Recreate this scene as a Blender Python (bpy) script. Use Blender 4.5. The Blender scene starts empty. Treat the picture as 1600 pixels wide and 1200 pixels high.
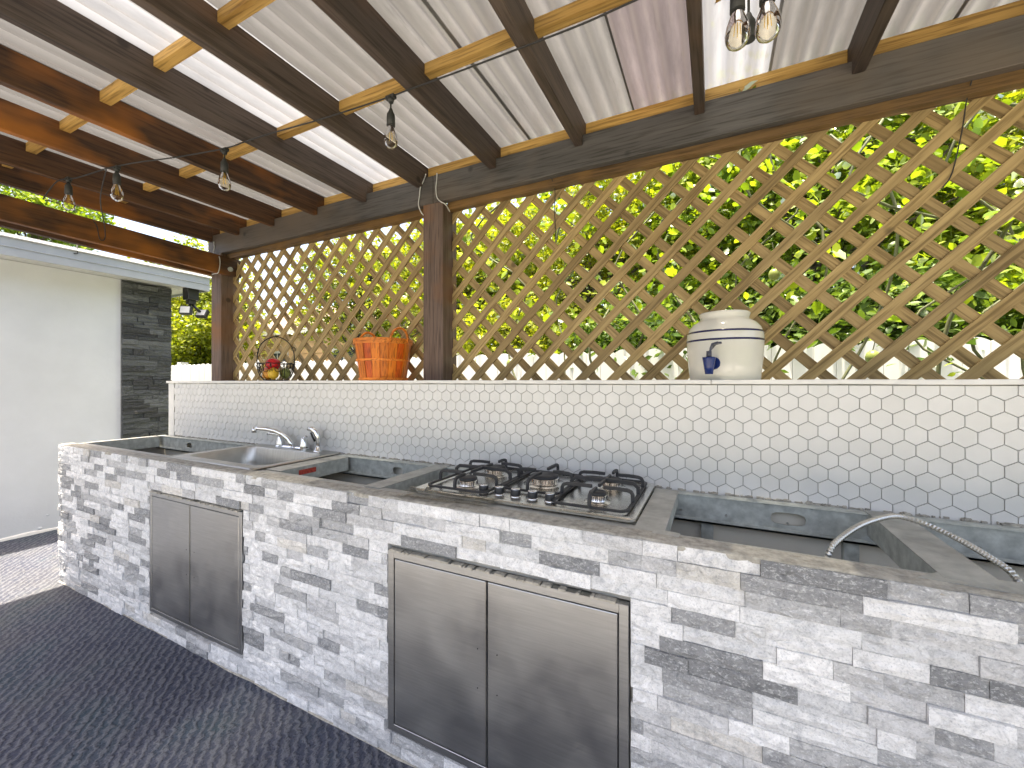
import bpy, math, random
import numpy as np
from mathutils import Vector, Matrix

random.seed(7)
RNG = np.random.default_rng(11)
sc = bpy.context.scene
COL = sc.collection
R = math.radians
PI = math.pi

# ------------------------------------------------------------------ camera, sky, sun, exposure
CAM_Z = 1.40
YAW = R(26.2)
FPX = 642.0
cam_d = bpy.data.cameras.new('camera')
cam_d.sensor_width = 36.0
cam_d.lens = 36.0 * FPX / 1600.0
cam_d.shift_y = -3.0 / 1600.0
cam_d.clip_start = 0.02
cam_d.clip_end = 2000.0
cam = bpy.data.objects.new('camera', cam_d)
COL.objects.link(cam)
cam.location = (0, 0, CAM_Z)
cam.rotation_euler = (R(90), 0, YAW)
sc.camera = cam

SUN_VEC = Vector((-0.045, -0.10, 0.99)).normalized()
SUN_EL = math.asin(SUN_VEC.z)
SUN_ROT = math.atan2(SUN_VEC.x, SUN_VEC.y)
world = bpy.data.worlds.new('World')
sc.world = world
world.use_nodes = True
wn = world.node_tree.nodes
wl = world.node_tree.links
wn.clear()
sky = wn.new('ShaderNodeTexSky')
sky.sky_type = 'NISHITA'
sky.sun_disc = False
sky.sun_elevation = SUN_EL
sky.sun_rotation = SUN_ROT
sky.air_density = 0.8
sky.dust_density = 5.0
sky.ozone_density = 1.0
bg = wn.new('ShaderNodeBackground')
bg.inputs['Strength'].default_value = 0.135
wo = wn.new('ShaderNodeOutputWorld')
wl.new(sky.outputs[0], bg.inputs[0])
wl.new(bg.outputs[0], wo.inputs[0])

sun_d = bpy.data.lights.new('sun', 'SUN')
sun_d.energy = 3.5
sun_d.angle = R(0.53)
sun_d.color = (1.0, 0.955, 0.88)
sun = bpy.data.objects.new('sun', sun_d)
COL.objects.link(sun)
sun.location = (0, -1, 9)
sun.rotation_euler = SUN_VEC.to_track_quat('Z', 'Y').to_euler()

sc.view_settings.view_transform = 'Standard'
sc.view_settings.look = 'None'
sc.view_settings.gamma = 1.0
sc.view_settings.use_curve_mapping = False
sc.view_settings.exposure = 2.3
sc.view_settings.use_white_balance = True
sc.view_settings.white_balance_temperature = 7350
sc.render.engine = 'CYCLES'
sc.cycles.use_denoising = True
sc.cycles.max_bounces = 10
sc.cycles.diffuse_bounces = 5
sc.cycles.glossy_bounces = 4
sc.cycles.transmission_bounces = 8
sc.cycles.transparent_max_bounces = 16
sc.cycles.caustics_reflective = False
sc.cycles.caustics_refractive = False
sc.cycles.sample_clamp_indirect = 6.0

# ------------------------------------------------------------------ projection (only used to rank pieces by size in view)
def cam_depth(x, y):
    return -math.sin(YAW) * x + math.cos(YAW) * y

# ------------------------------------------------------------------ materials
def newmat(name):
    m = bpy.data.materials.new(name)
    m.use_nodes = True
    nt = m.node_tree
    nt.nodes.clear()
    out = nt.nodes.new('ShaderNodeOutputMaterial')
    return m, nt, out

class N:
    """small node helper"""
    def __init__(s, nt): s.nt = nt
    def n(s, t, **kw):
        nd = s.nt.nodes.new(t)
        for k, v in kw.items(): setattr(nd, k, v)
        return nd
    def l(s, a, b): s.nt.links.new(a, b)
    def pos(s): return s.n('ShaderNodeNewGeometry').outputs['Position']
    def mapping(s, vec, rot=(0, 0, 0), scale=(1, 1, 1), loc=(0, 0, 0)):
        m = s.n('ShaderNodeMapping')
        m.inputs['Rotation'].default_value = rot
        m.inputs['Scale'].default_value = scale
        m.inputs['Location'].default_value = loc
        s.l(vec, m.inputs['Vector'])
        return m.outputs[0]
    def noise(s, vec, scale, detail=4, rough=.55, dist=0):
        t = s.n('ShaderNodeTexNoise')
        t.inputs['Scale'].default_value = scale
        t.inputs['Detail'].default_value = detail
        t.inputs['Roughness'].default_value = rough
        t.inputs['Distortion'].default_value = dist
        s.l(vec, t.inputs['Vector'])
        return t.outputs['Fac']
    def ramp(s, fac, stops):
        r = s.n('ShaderNodeValToRGB')
        el = r.color_ramp.elements
        while len(el) < len(stops): el.new(0.5)
        for e, (p, c) in zip(el, stops):
            e.position = p
            e.color = tuple(c) + (1,) if len(c) == 3 else c
        s.l(fac, r.inputs[0])
        return r.outputs[0]
    def mix(s, a, b, fac, mode='MIX'):
        m = s.n('ShaderNodeMixRGB', blend_type=mode)
        for sock, v in ((m.inputs[0], fac), (m.inputs[1], a), (m.inputs[2], b)):
            if isinstance(v, (int, float)): sock.default_value = v
            elif isinstance(v, (tuple, list)): sock.default_value = tuple(v) + (1,)
            else: s.l(v, sock)
        return m.outputs[0]
    def bump(s, h, strength, dist):
        b = s.n('ShaderNodeBump')
        b.inputs['Strength'].default_value = strength
        b.inputs['Distance'].default_value = dist
        s.l(h, b.inputs['Height'])
        return b.outputs[0]
    def principled(s, color, rough=.5, metal=0.0, normal=None, spec=None):
        p = s.n('ShaderNodeBsdfPrincipled')
        for key, v in (('Base Color', color), ('Roughness', rough), ('Metallic', metal)):
            if isinstance(v, (int, float)): p.inputs[key].default_value = v
            elif isinstance(v, (tuple, list)): p.inputs[key].default_value = tuple(v) + (1,)
            else: s.l(v, p.inputs[key])
        if normal is not None: s.l(normal, p.inputs['Normal'])
        if spec is not None: p.inputs['Specular IOR Level'].default_value = spec
        return p

def mat_simple(name, color, rough=.5, metal=0.0, var=.15, scale=12, bump=.0, bscale=80, spec=None, objvar=0):
    m, nt, out = newmat(name); h = N(nt); p = h.pos()
    f = h.noise(p, scale, 5, .6)
    lo = tuple(c * (1 - var) for c in color); hi = tuple(min(1, c * (1 + var)) for c in color)
    c = h.ramp(f, [(.3, lo), (.7, hi)])
    if objvar:
        oi = h.n('ShaderNodeObjectInfo')
        c = h.mix(c, h.ramp(oi.outputs['Random'], [(0, (1 - objvar, 1 - objvar, 1 - objvar * 1.15)), (1, (1, 1, 1))]), 1.0, 'MULTIPLY')
    nrm = h.bump(h.noise(p, bscale, 4), bump, .004) if bump else None
    b = h.principled(c, rough, metal, nrm, spec)
    h.l(b.outputs[0], out.inputs[0])
    return m

def mat_wood(name, dark, light, rot=(0, 0, 0), axis='y', grain=1.0, rough=.6, blot=None, blotscale=1.1, bump=.25, knots=False):
    """grain runs along the given axis (after rotation)"""
    m, nt, out = newmat(name); h = N(nt); p = h.pos()
    sx = {'x': (1.6, 34, 34), 'y': (34, 1.6, 34), 'z': (34, 34, 1.6)}[axis]
    v = h.mapping(h.mapping(p, rot=rot), scale=tuple(a * grain for a in sx))
    f = h.noise(v, 1.0, 6, .62, .35)
    c = h.ramp(f, [(.30, dark), (.68, light)])
    v2 = h.mapping(h.mapping(p, rot=rot), scale=tuple(a * grain * 3.2 for a in sx), loc=(3, 1, 7))
    f2 = h.noise(v2, 1.0, 3, .5)
    c = h.mix(c, h.ramp(f2, [(.36, (.45, .42, .38)), (.5, (1, 1, 1))]), .75, 'MULTIPLY')
    if blot:
        fb = h.noise(h.mapping(p, loc=(5, 2, 1), scale=(1, .55, 1)), blotscale, 4, .6)
        c = h.mix(c, h.mix(c, blot, .85), h.ramp(fb, [(.50, (0, 0, 0)), (.66, (1, 1, 1))]))
    oi = h.n('ShaderNodeObjectInfo')
    c = h.mix(c, h.ramp(oi.outputs['Random'], [(0, (.78, .76, .74)), (.5, (1, 1, 1)), (1, (1.14, 1.12, 1.06))]), 1.0, 'MULTIPLY')
    kn = h.n('ShaderNodeTexVoronoi'); kn.inputs['Scale'].default_value = 3.4
    h.l(h.mapping(p, loc=(.3, .7, .1)), kn.inputs['Vector'])
    c = h.mix(c, tuple(k * .45 for k in dark), h.ramp(kn.outputs['Distance'], [(.045, (.8, .8, .8)), (.085, (0, 0, 0))]))
    nrm = h.bump(f, bump, .004)
    b = h.principled(c, rough, 0, nrm, .35)
    h.l(b.outputs[0], out.inputs[0])
    return m

def mat_stone(name, sharp=1.0, wfleck=.62):
    m, nt, out = newmat(name); h = N(nt); p = h.pos()
    a = h.n('ShaderNodeAttribute', attribute_name='tone')
    f1 = h.noise(p, 30, 7, .72, .8)
    f2 = h.noise(h.mapping(p, scale=(1, 1, 1.6), loc=(4, 4, 4)), 95, 6, .75, .5)
    c = h.mix(a.outputs['Color'], h.ramp(f1, [(.28, (.60, .615, .635)), (.50, (1, 1, 1)), (.72, (1.22, 1.22, 1.22))]), 1.0, 'MULTIPLY')
    c = h.mix(c, (.84, .85, .85), h.ramp(f2, [(.52, (0, 0, 0)), (.66, (wfleck,) * 3)]))
    f3 = h.noise(h.mapping(p, loc=(9, 2, 5)), 210, 3, .6)
    c = h.mix(c, h.ramp(f3, [(.32, (.45, .47, .50)), (.48, (1, 1, 1))]), .5, 'MULTIPLY')
    st = h.noise(h.mapping(p, loc=(1, 8, 3)), 5.5, 5, .6)
    c = h.mix(c, (.46, .42, .33), h.ramp(st, [(.66, (0, 0, 0)), (.80, (.55, .55, .55))]))
    hgt = h.mix(f1, f2, .45)
    nrm = h.bump(hgt, .6 * sharp, .009)
    b = h.principled(c, .62, 0, nrm, .4)
    h.l(b.outputs[0], out.inputs[0])
    return m

def mat_metal(name, color, rough, brush=None, spots=0.0, bump=.04):
    m, nt, out = newmat(name); h = N(nt); p = h.pos()
    sc_ = brush or (20, 20, 20)
    f = h.noise(h.mapping(p, scale=sc_), 1.0, 5, .65)
    f2 = h.noise(p, 5.0, 4, .6)
    c = h.ramp(f, [(.3, tuple(k * .86 for k in color)), (.7, tuple(min(1, k * 1.08) for k in color))])
    if spots:
        f3 = h.noise(h.mapping(p, loc=(2, 5, 1)), 60, 3, .5)
        c = h.mix(c, tuple(k * .55 for k in color), h.ramp(f3, [(.55, (0, 0, 0)), (.68, (spots,) * 3)]))
    r = h.n('ShaderNodeMapRange')
    h.l(f2, r.inputs[0])
    r.inputs[1].default_value = .3; r.inputs[2].default_value = .7
    r.inputs[3].default_value = rough * .8; r.inputs[4].default_value = rough * 1.25
    nrm = h.bump(f, bump, .002)
    b = h.principled(c, .4, 1.0, nrm)
    h.l(r.outputs[0], b.inputs['Roughness'])
    h.l(b.outputs[0], out.inputs[0])
    return m

def mat_leaf(name, dark, light, trans=.45, gloss=.05):
    m, nt, out = newmat(name); h = N(nt)
    a = h.n('ShaderNodeAttribute', attribute_name='tone')
    sep = h.n('ShaderNodeSeparateColor'); h.l(a.outputs['Color'], sep.inputs[0])
    c = h.ramp(sep.outputs[0], [(0, dark), (1, light)])
    d = h.n('ShaderNodeBsdfDiffuse'); h.l(c, d.inputs[0])
    t = h.n('ShaderNodeBsdfTranslucent')
    h.l(h.mix(c, (1.28, 1.30, .42), 1.0, 'MULTIPLY'), t.inputs[0])
    g = h.n('ShaderNodeBsdfGlossy'); g.inputs['Roughness'].default_value = .38
    g.inputs[0].default_value = (.9, .95, .9, 1)
    m1 = h.n('ShaderNodeMixShader'); m1.inputs[0].default_value = trans
    h.l(d.outputs[0], m1.inputs[1]); h.l(t.outputs[0], m1.inputs[2])
    m2 = h.n('ShaderNodeMixShader')
    fr = h.n('ShaderNodeFresnel'); fr.inputs[0].default_value = 1.4
    mul = h.n('ShaderNodeMath', operation='MULTIPLY'); h.l(fr.outputs[0], mul.inputs[0]); mul.inputs[1].default_value = gloss * 6
    h.l(mul.outputs[0], m2.inputs[0])
    h.l(m1.outputs[0], m2.inputs[1]); h.l(g.outputs[0], m2.inputs[2])
    h.l(m2.outputs[0], out.inputs[0])
    return m

def mat_sheet(name, tcol, transp, trans, dirt, tfac):
    """corrugated plastic: transparent + translucent + diffuse"""
    m, nt, out = newmat(name); h = N(nt); p = h.pos()
    f = h.noise(h.mapping(p, scale=(6, 1.3, 6)), 1.6, 6, .65)
    f2 = h.noise(h.mapping(p, scale=(26, 2.2, 26), loc=(3, 3, 3)), 1.0, 5, .7)
    c = h.mix(tcol, tuple(k * .60 for k in tcol), h.ramp(f, [(.42, (0, 0, 0)), (.72, (dirt,) * 3)]))
    c = h.mix(c, tuple(k * .45 for k in tcol), h.ramp(f2, [(.60, (0, 0, 0)), (.76, (dirt,) * 3)]))
    # ripple shading painted into the colour: darker along each corrugation's low line
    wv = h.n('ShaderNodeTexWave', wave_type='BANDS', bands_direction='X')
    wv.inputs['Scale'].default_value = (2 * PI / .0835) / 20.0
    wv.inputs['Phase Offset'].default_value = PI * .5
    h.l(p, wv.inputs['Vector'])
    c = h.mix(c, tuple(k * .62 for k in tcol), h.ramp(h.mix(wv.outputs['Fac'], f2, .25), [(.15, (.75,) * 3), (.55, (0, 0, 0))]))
    tr = h.n('ShaderNodeBsdfTransparent'); h.l(c, tr.inputs[0])
    tl = h.n('ShaderNodeBsdfTranslucent'); h.l(h.mix(c, (tfac,) * 3, 1.0, 'MULTIPLY'), tl.inputs[0])
    df = h.n('ShaderNodeBsdfDiffuse'); h.l(c, df.inputs[0])
    gl = h.n('ShaderNodeBsdfGlossy'); gl.inputs['Roughness'].default_value = .25
    m1 = h.n('ShaderNodeMixShader'); m1.inputs[0].default_value = trans
    h.l(df.outputs[0], m1.inputs[1]); h.l(tl.outputs[0], m1.inputs[2])
    m2 = h.n('ShaderNodeMixShader'); m2.inputs[0].default_value = transp
    h.l(m1.outputs[0], m2.inputs[1]); h.l(tr.outputs[0], m2.inputs[2])
    m3 = h.n('ShaderNodeMixShader'); m3.inputs[0].default_value = .09
    h.l(m2.outputs[0], m3.inputs[1]); h.l(gl.outputs[0], m3.inputs[2])
    h.l(m3.outputs[0], out.inputs[0])
    return m

def mat_glass(name, tint, rough=.05):
    m, nt, out = newmat(name); h = N(nt)
    tr = h.n('ShaderNodeBsdfTransparent'); tr.inputs[0].default_value = tuple(tint) + (1,)
    gl = h.n('ShaderNodeBsdfGlossy'); gl.inputs['Roughness'].default_value = rough
    fr = h.n('ShaderNodeLayerWeight'); fr.inputs[0].default_value = .28
    mx = h.n('ShaderNodeMixShader'); h.l(fr.outputs['Fresnel'], mx.inputs[0])
    h.l(tr.outputs[0], mx.inputs[1]); h.l(gl.outputs[0], mx.inputs[2])
    h.l(mx.outputs[0], out.inputs[0])
    return m

def mat_carpet():
    m, nt, out = newmat('ribbed_carpet'); h = N(nt); p = h.pos()
    v = h.mapping(p, rot=(0, 0, R(-50)))
    nz = h.noise(p, 16, 4, .6)
    w = h.n('ShaderNodeTexWave', wave_type='BANDS', bands_direction='X')
    w.inputs['Scale'].default_value = 9.0
    w.inputs['Distortion'].default_value = 5.5
    w.inputs['Detail'].default_value = 3
    w.inputs['Detail Scale'].default_value = 3.2
    w.inputs['Detail Roughness'].default_value = .65
    h.l(v, w.inputs['Vector'])
    fib = h.noise(h.mapping(p, rot=(0, 0, R(40)), scale=(1, .35, 1)), 150, 4, .7)
    base = h.ramp(h.noise(p, 2.3, 4, .6), [(.3, (.050, .056, .086)), (.5, (.068, .077, .108)), (.7, (.048, .078, .100))])
    c = h.mix(base, (.175, .182, .205), h.ramp(w.outputs['Fac'], [(.35, (0, 0, 0)), (.85, (.6, .6, .6))]))
    c = h.mix(c, (.19, .185, .18), h.ramp(fib, [(.52, (0, 0, 0)), (.72, (.5, .5, .5))]))
    c = h.mix(c, (.02, .02, .024), h.ramp(fib, [(.30, (.8, .8, .8)), (.46, (0, 0, 0))]))
    dust = h.noise(h.mapping(p, loc=(7, 3, 0)), 1.1, 5, .6)
    c = h.mix(c, (.17, .165, .15), h.ramp(dust, [(.52, (0, 0, 0)), (.75, (.45, .45, .45))]))
    hg = h.mix(w.outputs['Fac'], fib, .55)
    b = h.principled(c, .95, 0, h.bump(hg, 1.0, .012), .1)
    h.l(b.outputs[0], out.inputs[0])
    return m

M = {}
M['stone'] = mat_stone('split_face_marble', 1.3)
M['slate'] = mat_stone('dark_ledge_stone', 1.4, .10)
M['mortar'] = mat_simple('thinset_mortar', (.38, .36, .31), .9, 0, .35, 45, .9, 110)
M['backer'] = mat_simple('backer_board', (.36, .35, .32), .9, 0, .2, 9, .3, 60)
M['liner'] = mat_simple('beige_liner_board', (.70, .66, .56), .8, 0, .10, 3, .1, 40)
M['galv'] = mat_simple('galvanised_steel', (.46, .485, .455), .5, .35, .28, 26, .05, 60)
M['galvtop'] = mat_simple('dusty_steel', (.40, .40, .37), .55, .35, .25, 14, .2, 70)
M['stain'] = mat_metal('brushed_stainless', (.44, .445, .445), .42, (6, 6, 160), 0, .05)
M['sinkst'] = mat_metal('sink_stainless', (.50, .49, .455), .36, (120, 8, 8), 0, .03)
M['hobst'] = mat_metal('hob_stainless', (.78, .77, .73), .24, (8, 150, 8), 0, .03)
M['chrome'] = mat_metal('chrome', (.82, .83, .84), .08, None, 0, .0)
M['iron'] = mat_simple('cast_iron', (.032, .032, .034), .5, 0, .25, 40, .25, 160)
M['blackpl'] = mat_simple('black_plastic', (.018, .018, .02), .38, 0, .2, 20)
M['knobtop'] = mat_metal('knob_cap', (.75, .75, .74), .25, None, 0, .0)
M['tile'] = mat_simple('white_matt_tile', (.75, .745, .72), .34, 0, .04, 7, .05, 30, None, .06)
M['grout'] = mat_simple('grey_grout', (.24, .24, .23), .9, 0, .3, 30, .3, 90)
M['whitewood'] = mat_simple('white_trim', (.78, .77, .73), .5, 0, .06, 14, .15, 50)
M['whitewall'] = mat_simple('white_stucco', (.66, .68, .70), .75, 0, .05, 2.5, .35, 42)
M['fascia'] = mat_simple('grey_white_fascia', (.34, .365, .38), .45, 0, .08, 3, .05, 20)
M['soffit'] = mat_simple('white_soffit', (.55, .55, .54), .6, 0, .06, 3)
M['vinyl'] = mat_simple('white_vinyl', (.70, .70, .69), .4, 0, .03, 3)
M['roofing'] = mat_simple('pale_roofing', (.55, .54, .52), .8, 0, .2, 14, .3, 60)
ORANGE = (.36, .13, .022)
M['rafter'] = mat_wood('brown_stained_rafter', (.052, .039, .032), (.110, .083, .068), axis='y', blot=(.17, .085, .040), blotscale=1.3)
M['rafterred'] = mat_wood('orange_brown_rafter', (.032, .019, .013), (.115, .055, .026), axis='y', blot=ORANGE, blotscale=2.0)
M['beam'] = mat_wood('grey_brown_beam', (.066, .064, .063), (.112, .106, .102), axis='x', blot=(.145, .115, .09), blotscale=.9)
M['beamlow'] = mat_wood('brown_backing_beam', (.06, .038, .02), (.21, .125, .055), axis='x', blot=(.24, .13, .04), blotscale=1.5)
M['post'] = mat_wood('brown_post', (.105, .072, .056), (.185, .130, .104), axis='z', blot=(.22, .10, .04), blotscale=1.6)
M['batten'] = mat_wood('raw_yellow_pine', (.36, .20, .05), (.62, .40, .13), axis='x', rough=.6)
M['lata'] = mat_wood('lattice_pine_front', (.27, .188, .082), (.49, .365, .178), rot=(0, R(45), 0), axis='x', rough=.7, bump=.5)
M['latb'] = mat_wood('lattice_pine_back', (.245, .168, .074), (.45, .33, .158), rot=(0, R(-45), 0), axis='x', rough=.7, bump=.5)
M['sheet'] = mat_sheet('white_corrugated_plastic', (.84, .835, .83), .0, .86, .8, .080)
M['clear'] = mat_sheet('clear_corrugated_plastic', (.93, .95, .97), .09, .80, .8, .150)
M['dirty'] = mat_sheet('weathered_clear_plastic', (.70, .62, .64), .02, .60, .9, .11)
M['bulb'] = mat_glass('amber_bulb_glass', (.97, .92, .80))
M['film'] = mat_glass('clear_plastic_film', (.93, .92, .88), .22)
M['socket'] = mat_simple('black_rubber_socket', (.03, .032, .03), .6, 0, .2, 30)
M['cable'] = mat_simple('black_cable', (.025, .025, .025), .6, 0, .2, 30)
M['whitewire'] = mat_simple('pale_wire', (.62, .63, .60), .4, .2, .1, 30)
M['leaf'] = mat_leaf('vine_leaf', (.095, .175, .020), (.33, .41, .045), .55)
M['leafy'] = mat_leaf('yellow_green_leaf', (.13, .18, .016), (.40, .41, .045), .55)
M['leafd'] = mat_leaf('dark_green_leaf', (.05, .10, .02), (.15, .22, .04), .45)
M['bark'] = mat_simple('bark', (.10, .08, .06), .9, 0, .4, 20, .8, 50)
M['stem'] = mat_simple('green_stem', (.10, .11, .05), .7, 0, .3, 20)
M['carpet'] = mat_carpet()
M['concrete'] = mat_simple('concrete', (.35, .34, .32), .9, 0, .12, 3, .3, 60)
M['lawn'] = mat_simple('lawn_soil', (.07, .085, .03), .95, 0, .4, 4, .6, 30)
M['crock'] = mat_simple('glazed_stoneware', (.66, .645, .57), .12, 0, .03, 6, .0, 20, .6)
M['navy'] = mat_simple('navy_glaze', (.018, .018, .075), .15, 0, .3, 40)
M['bluepl'] = mat_simple('blue_plastic', (.012, .03, .15), .25, 0, .15, 20)
M['darkpl'] = mat_simple('grey_spigot_lever', (.05, .055, .08), .3, 0, .15, 20)
M['orange'] = mat_wood('orange_painted_stave', (.62, .145, .012), (.86, .25, .022), axis='z', rough=.45, bump=.15)
M['orange2'] = mat_wood('deep_orange_stave', (.55, .085, .010), (.78, .15, .014), axis='z', rough=.45, bump=.15)
M['orangeh'] = mat_wood('orange_hoop', (.66, .17, .02), (.9, .30, .04), axis='x', rough=.45, bump=.15)
M['wire'] = mat_simple('black_wire', (.02, .018, .016), .45, .5, .2, 30)
M['red'] = mat_simple('red_apple_skin', (.55, .012, .018), .22, 0, .3, 30)
M['yellow'] = mat_simple('yellow_lemon_skin', (.66, .42, .03), .35, 0, .15, 40, .2, 200)
M['amber'] = mat_simple('orange_fruit_skin', (.62, .27, .03), .35, 0, .15, 40, .2, 200)
M['pink'] = mat_simple('pink_apple_skin', (.60, .16, .12), .25, 0, .3, 30)
M['green'] = mat_simple('green_fruit_skin', (.22, .27, .07), .35, 0, .2, 40)
M['siding'] = mat_simple('tan_siding', (.68, .44, .24), .8, 0, .1, 3, .1, 20)
M['tilered'] = mat_simple('brown_shingles', (.24, .17, .13), .9, 0, .25, 10, .4, 40)
M['glass'] = mat_simple('window_glass', (.05, .06, .07), .08, 0, .1, 2, 0, 20, .8)
M['lens'] = mat_simple('flood_lens', (.72, .71, .66), .3, 0, .05, 20)
M['condt'] = mat_metal('dull_conduit_steel', (.60, .60, .57), .34, None, 0, .0)
M['rust'] = mat_simple('red_sticker', (.42, .05, .03), .6, 0, .5, 90)

# ------------------------------------------------------------------ mesh building
class MB:
    def __init__(s):
        s.v = []; s.f = []; s.sm = []; s.tone = None
    def add(s, verts, faces, smooth=False):
        o = len(s.v)
        s.v.extend(verts)
        for f in faces:
            s.f.append(tuple(i + o for i in f)); s.sm.append(smooth)
        return s
    def box(s, x0, x1, y0, y1, z0, z1):
        v = [(x0, y0, z0), (x1, y0, z0), (x1, y1, z0), (x0, y1, z0), (x0, y0, z1), (x1, y0, z1), (x1, y1, z1), (x0, y1, z1)]
        f = [(0, 3, 2, 1), (4, 5, 6, 7), (0, 1, 5, 4), (1, 2, 6, 5), (2, 3, 7, 6), (3, 0, 4, 7)]
        return s.add(v, f)
    def prism(s, poly, a0, a1, axis='y'):
        """2-D polygon swept along an axis. axis y: poly=(x,z); axis x: poly=(y,z); axis z: poly=(x,y)"""
        n = len(poly)
        def mk(p, a):
            return {'y': (p[0], a, p[1]), 'x': (a, p[0], p[1]), 'z': (p[0], p[1], a)}[axis]
        v = [mk(p, a0) for p in poly] + [mk(p, a1) for p in poly]
        f = [tuple(range(n)), tuple(range(2 * n - 1, n - 1, -1))]
        for i in range(n):
            j = (i + 1) % n
            f.append((i, i + n, j + n, j))
        return s.add(v, f)
    def tube(s, pts, rad, n=8, smooth=True, caps=True):
        pts = [Vector(p) for p in pts]
        if isinstance(rad, (int, float)): rad = [rad] * len(pts)
        v = []; f = []
        prev = None
        for i, p in enumerate(pts):
            d = (pts[min(i + 1, len(pts) - 1)] - pts[max(i - 1, 0)])
            d = d.normalized() if d.length > 1e-9 else Vector((0, 0, 1))
            if prev is None:
                a = Vector((0, 0, 1)) if abs(d.z) < .9 else Vector((1, 0, 0))
                u = d.cross(a).normalized()
            else:
                u = (prev - d * prev.dot(d))
                u = u.normalized() if u.length > 1e-6 else d.orthogonal().normalized()
            prev = u
            w = d.cross(u)
            for k in range(n):
                t = 2 * PI * k / n
                v.append(tuple(p + (u * math.cos(t) + w * math.sin(t)) * rad[i]))
        for i in range(len(pts) - 1):
            for k in range(n):
                k2 = (k + 1) % n
                f.append((i * n + k, i * n + k2, (i + 1) * n + k2, (i + 1) * n + k))
        s.add(v, f, smooth)
        if caps:
            o = len(s.v) - len(v)
            s.f.append(tuple(o + k for k in reversed(range(n)))); s.sm.append(False)
            s.f.append(tuple(o + (len(pts) - 1) * n + k for k in range(n))); s.sm.append(False)
        return s
    def bar(s, pts, w, hgt):
        """rectangular-section bar along a path, section upright"""
        pts = [Vector(p) for p in pts]
        v = []; f = []
        for i, p in enumerate(pts):
            d = (pts[min(i + 1, len(pts) - 1)] - pts[max(i - 1, 0)]).normalized()
            side = d.cross(Vector((0, 0, 1)))
            if side.length < .05:
                dd = (pts[-1] - pts[0]); dd.z = 0
                side = dd.normalized().cross(Vector((0, 0, 1))) if dd.length > 1e-6 else Vector((1, 0, 0))
            side.normalize()
            up = side.cross(d).normalized()
            for a, b in ((-1, -1), (1, -1), (1, 1), (-1, 1)):
                v.append(tuple(p + side * (a * w / 2) + up * (b * hgt / 2)))
        for i in range(len(pts) - 1):
            for k in range(4):
                k2 = (k + 1) % 4
                f.append((i * 4 + k, i * 4 + k2, (i + 1) * 4 + k2, (i + 1) * 4 + k))
        f.append((3, 2, 1, 0)); e = (len(pts) - 1) * 4; f.append((e, e + 1, e + 2, e + 3))
        return s.add(v, f)
    def lathe(s, prof, c=(0, 0, 0), n=32, smooth=True, a0=0, a1=2 * PI):
        full = abs(a1 - a0 - 2 * PI) < 1e-6
        m = n if full else n + 1
        v = []; f = []
        for (r, z) in prof:
            for k in range(m):
                t = a0 + (a1 - a0) * k / n
                v.append((c[0] + r * math.cos(t), c[1] + r * math.sin(t), c[2] + z))
        for i in range(len(prof) - 1):
            for k in range(n):
                k2 = (k + 1) % m
                f.append((i * m + k, i * m + k2, (i + 1) * m + k2, (i + 1) * m + k))
        return s.add(v, f, smooth)
    def loft(s, loops, smooth=True, cap0=False, cap1=False):
        n = len(loops[0]); v = [p for l in loops for p in l]; f = []
        for i in range(len(loops) - 1):
            for k in range(n):
                k2 = (k + 1) % n
                f.append((i * n + k, i * n + k2, (i + 1) * n + k2, (i + 1) * n + k))
        s.add(v, f, smooth)
        o = len(s.v) - len(v)
        if cap0: s.f.append(tuple(o + k for k in reversed(range(n)))); s.sm.append(False)
        if cap1: s.f.append(tuple(o + (len(loops) - 1) * n + k for k in range(n))); s.sm.append(False)
        return s
    def mesh(s, name):
        me = bpy.data.meshes.new(name)
        me.from_pydata([tuple(p) for p in s.v], [], s.f)
        me.polygons.foreach_set('use_smooth', s.sm)
        if s.tone is not None:
            at = me.attributes.new('tone', 'FLOAT_COLOR', 'POINT')
            at.data.foreach_set('color', np.asarray(s.tone, dtype=np.float32).ravel())
        me.update()
        return me

def rrect(x0, x1, y0, y1, r, z, n=6):
    out = []
    for cx, cy, a in ((x1 - r, y1 - r, 0), (x0 + r, y1 - r, 90), (x0 + r, y0 + r, 180), (x1 - r, y0 + r, 270)):
        for k in range(n + 1):
            t = R(a + 90 * k / n)
            out.append((cx + r * math.cos(t), cy + r * math.sin(t), z))
    return out

def clip_poly(poly, inside, inter):
    out = []
    for i in range(len(poly)):
        a, b = poly[i - 1], poly[i]
        ia, ib = inside(a), inside(b)
        if ib:
            if not ia: out.append(inter(a, b))
            out.append(b)
        elif ia: out.append(inter(a, b))
    return out

def clip_rect(poly, x0, x1, z0, z1):
    for ax, val, sg in ((0, x0, 1), (0, x1, -1), (1, z0, 1), (1, z1, -1)):
        def ins(p): return (p[ax] - val) * sg >= -1e-9
        def itx(a, b):
            t = (val - a[ax]) / (b[ax] - a[ax])
            return (a[0] + (b[0] - a[0]) * t, a[1] + (b[1] - a[1]) * t)
        poly = clip_poly(poly, ins, itx)
        if len(poly) < 3: return []
    return poly

def area(poly):
    return abs(sum(poly[i - 1][0] * poly[i][1] - poly[i][0] * poly[i - 1][1] for i in range(len(poly)))) / 2

def bev(o, w=.003, seg=1):
    m = o.modifiers.new('bevel', 'BEVEL'); m.width = w; m.segments = seg; m.limit_method = 'ANGLE'
    m.angle_limit = R(40)
    return o

def tag(o, label, cat, group=None):
    o['label'] = label; o['category'] = cat
    if group: o['group'] = group
    return o

def thing(name, base, label, cat, group=None):
    o = bpy.data.objects.new(name, None)
    o.empty_display_size = .1
    COL.objects.link(o); o.location = base
    return tag(o, label, cat, group)

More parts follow.
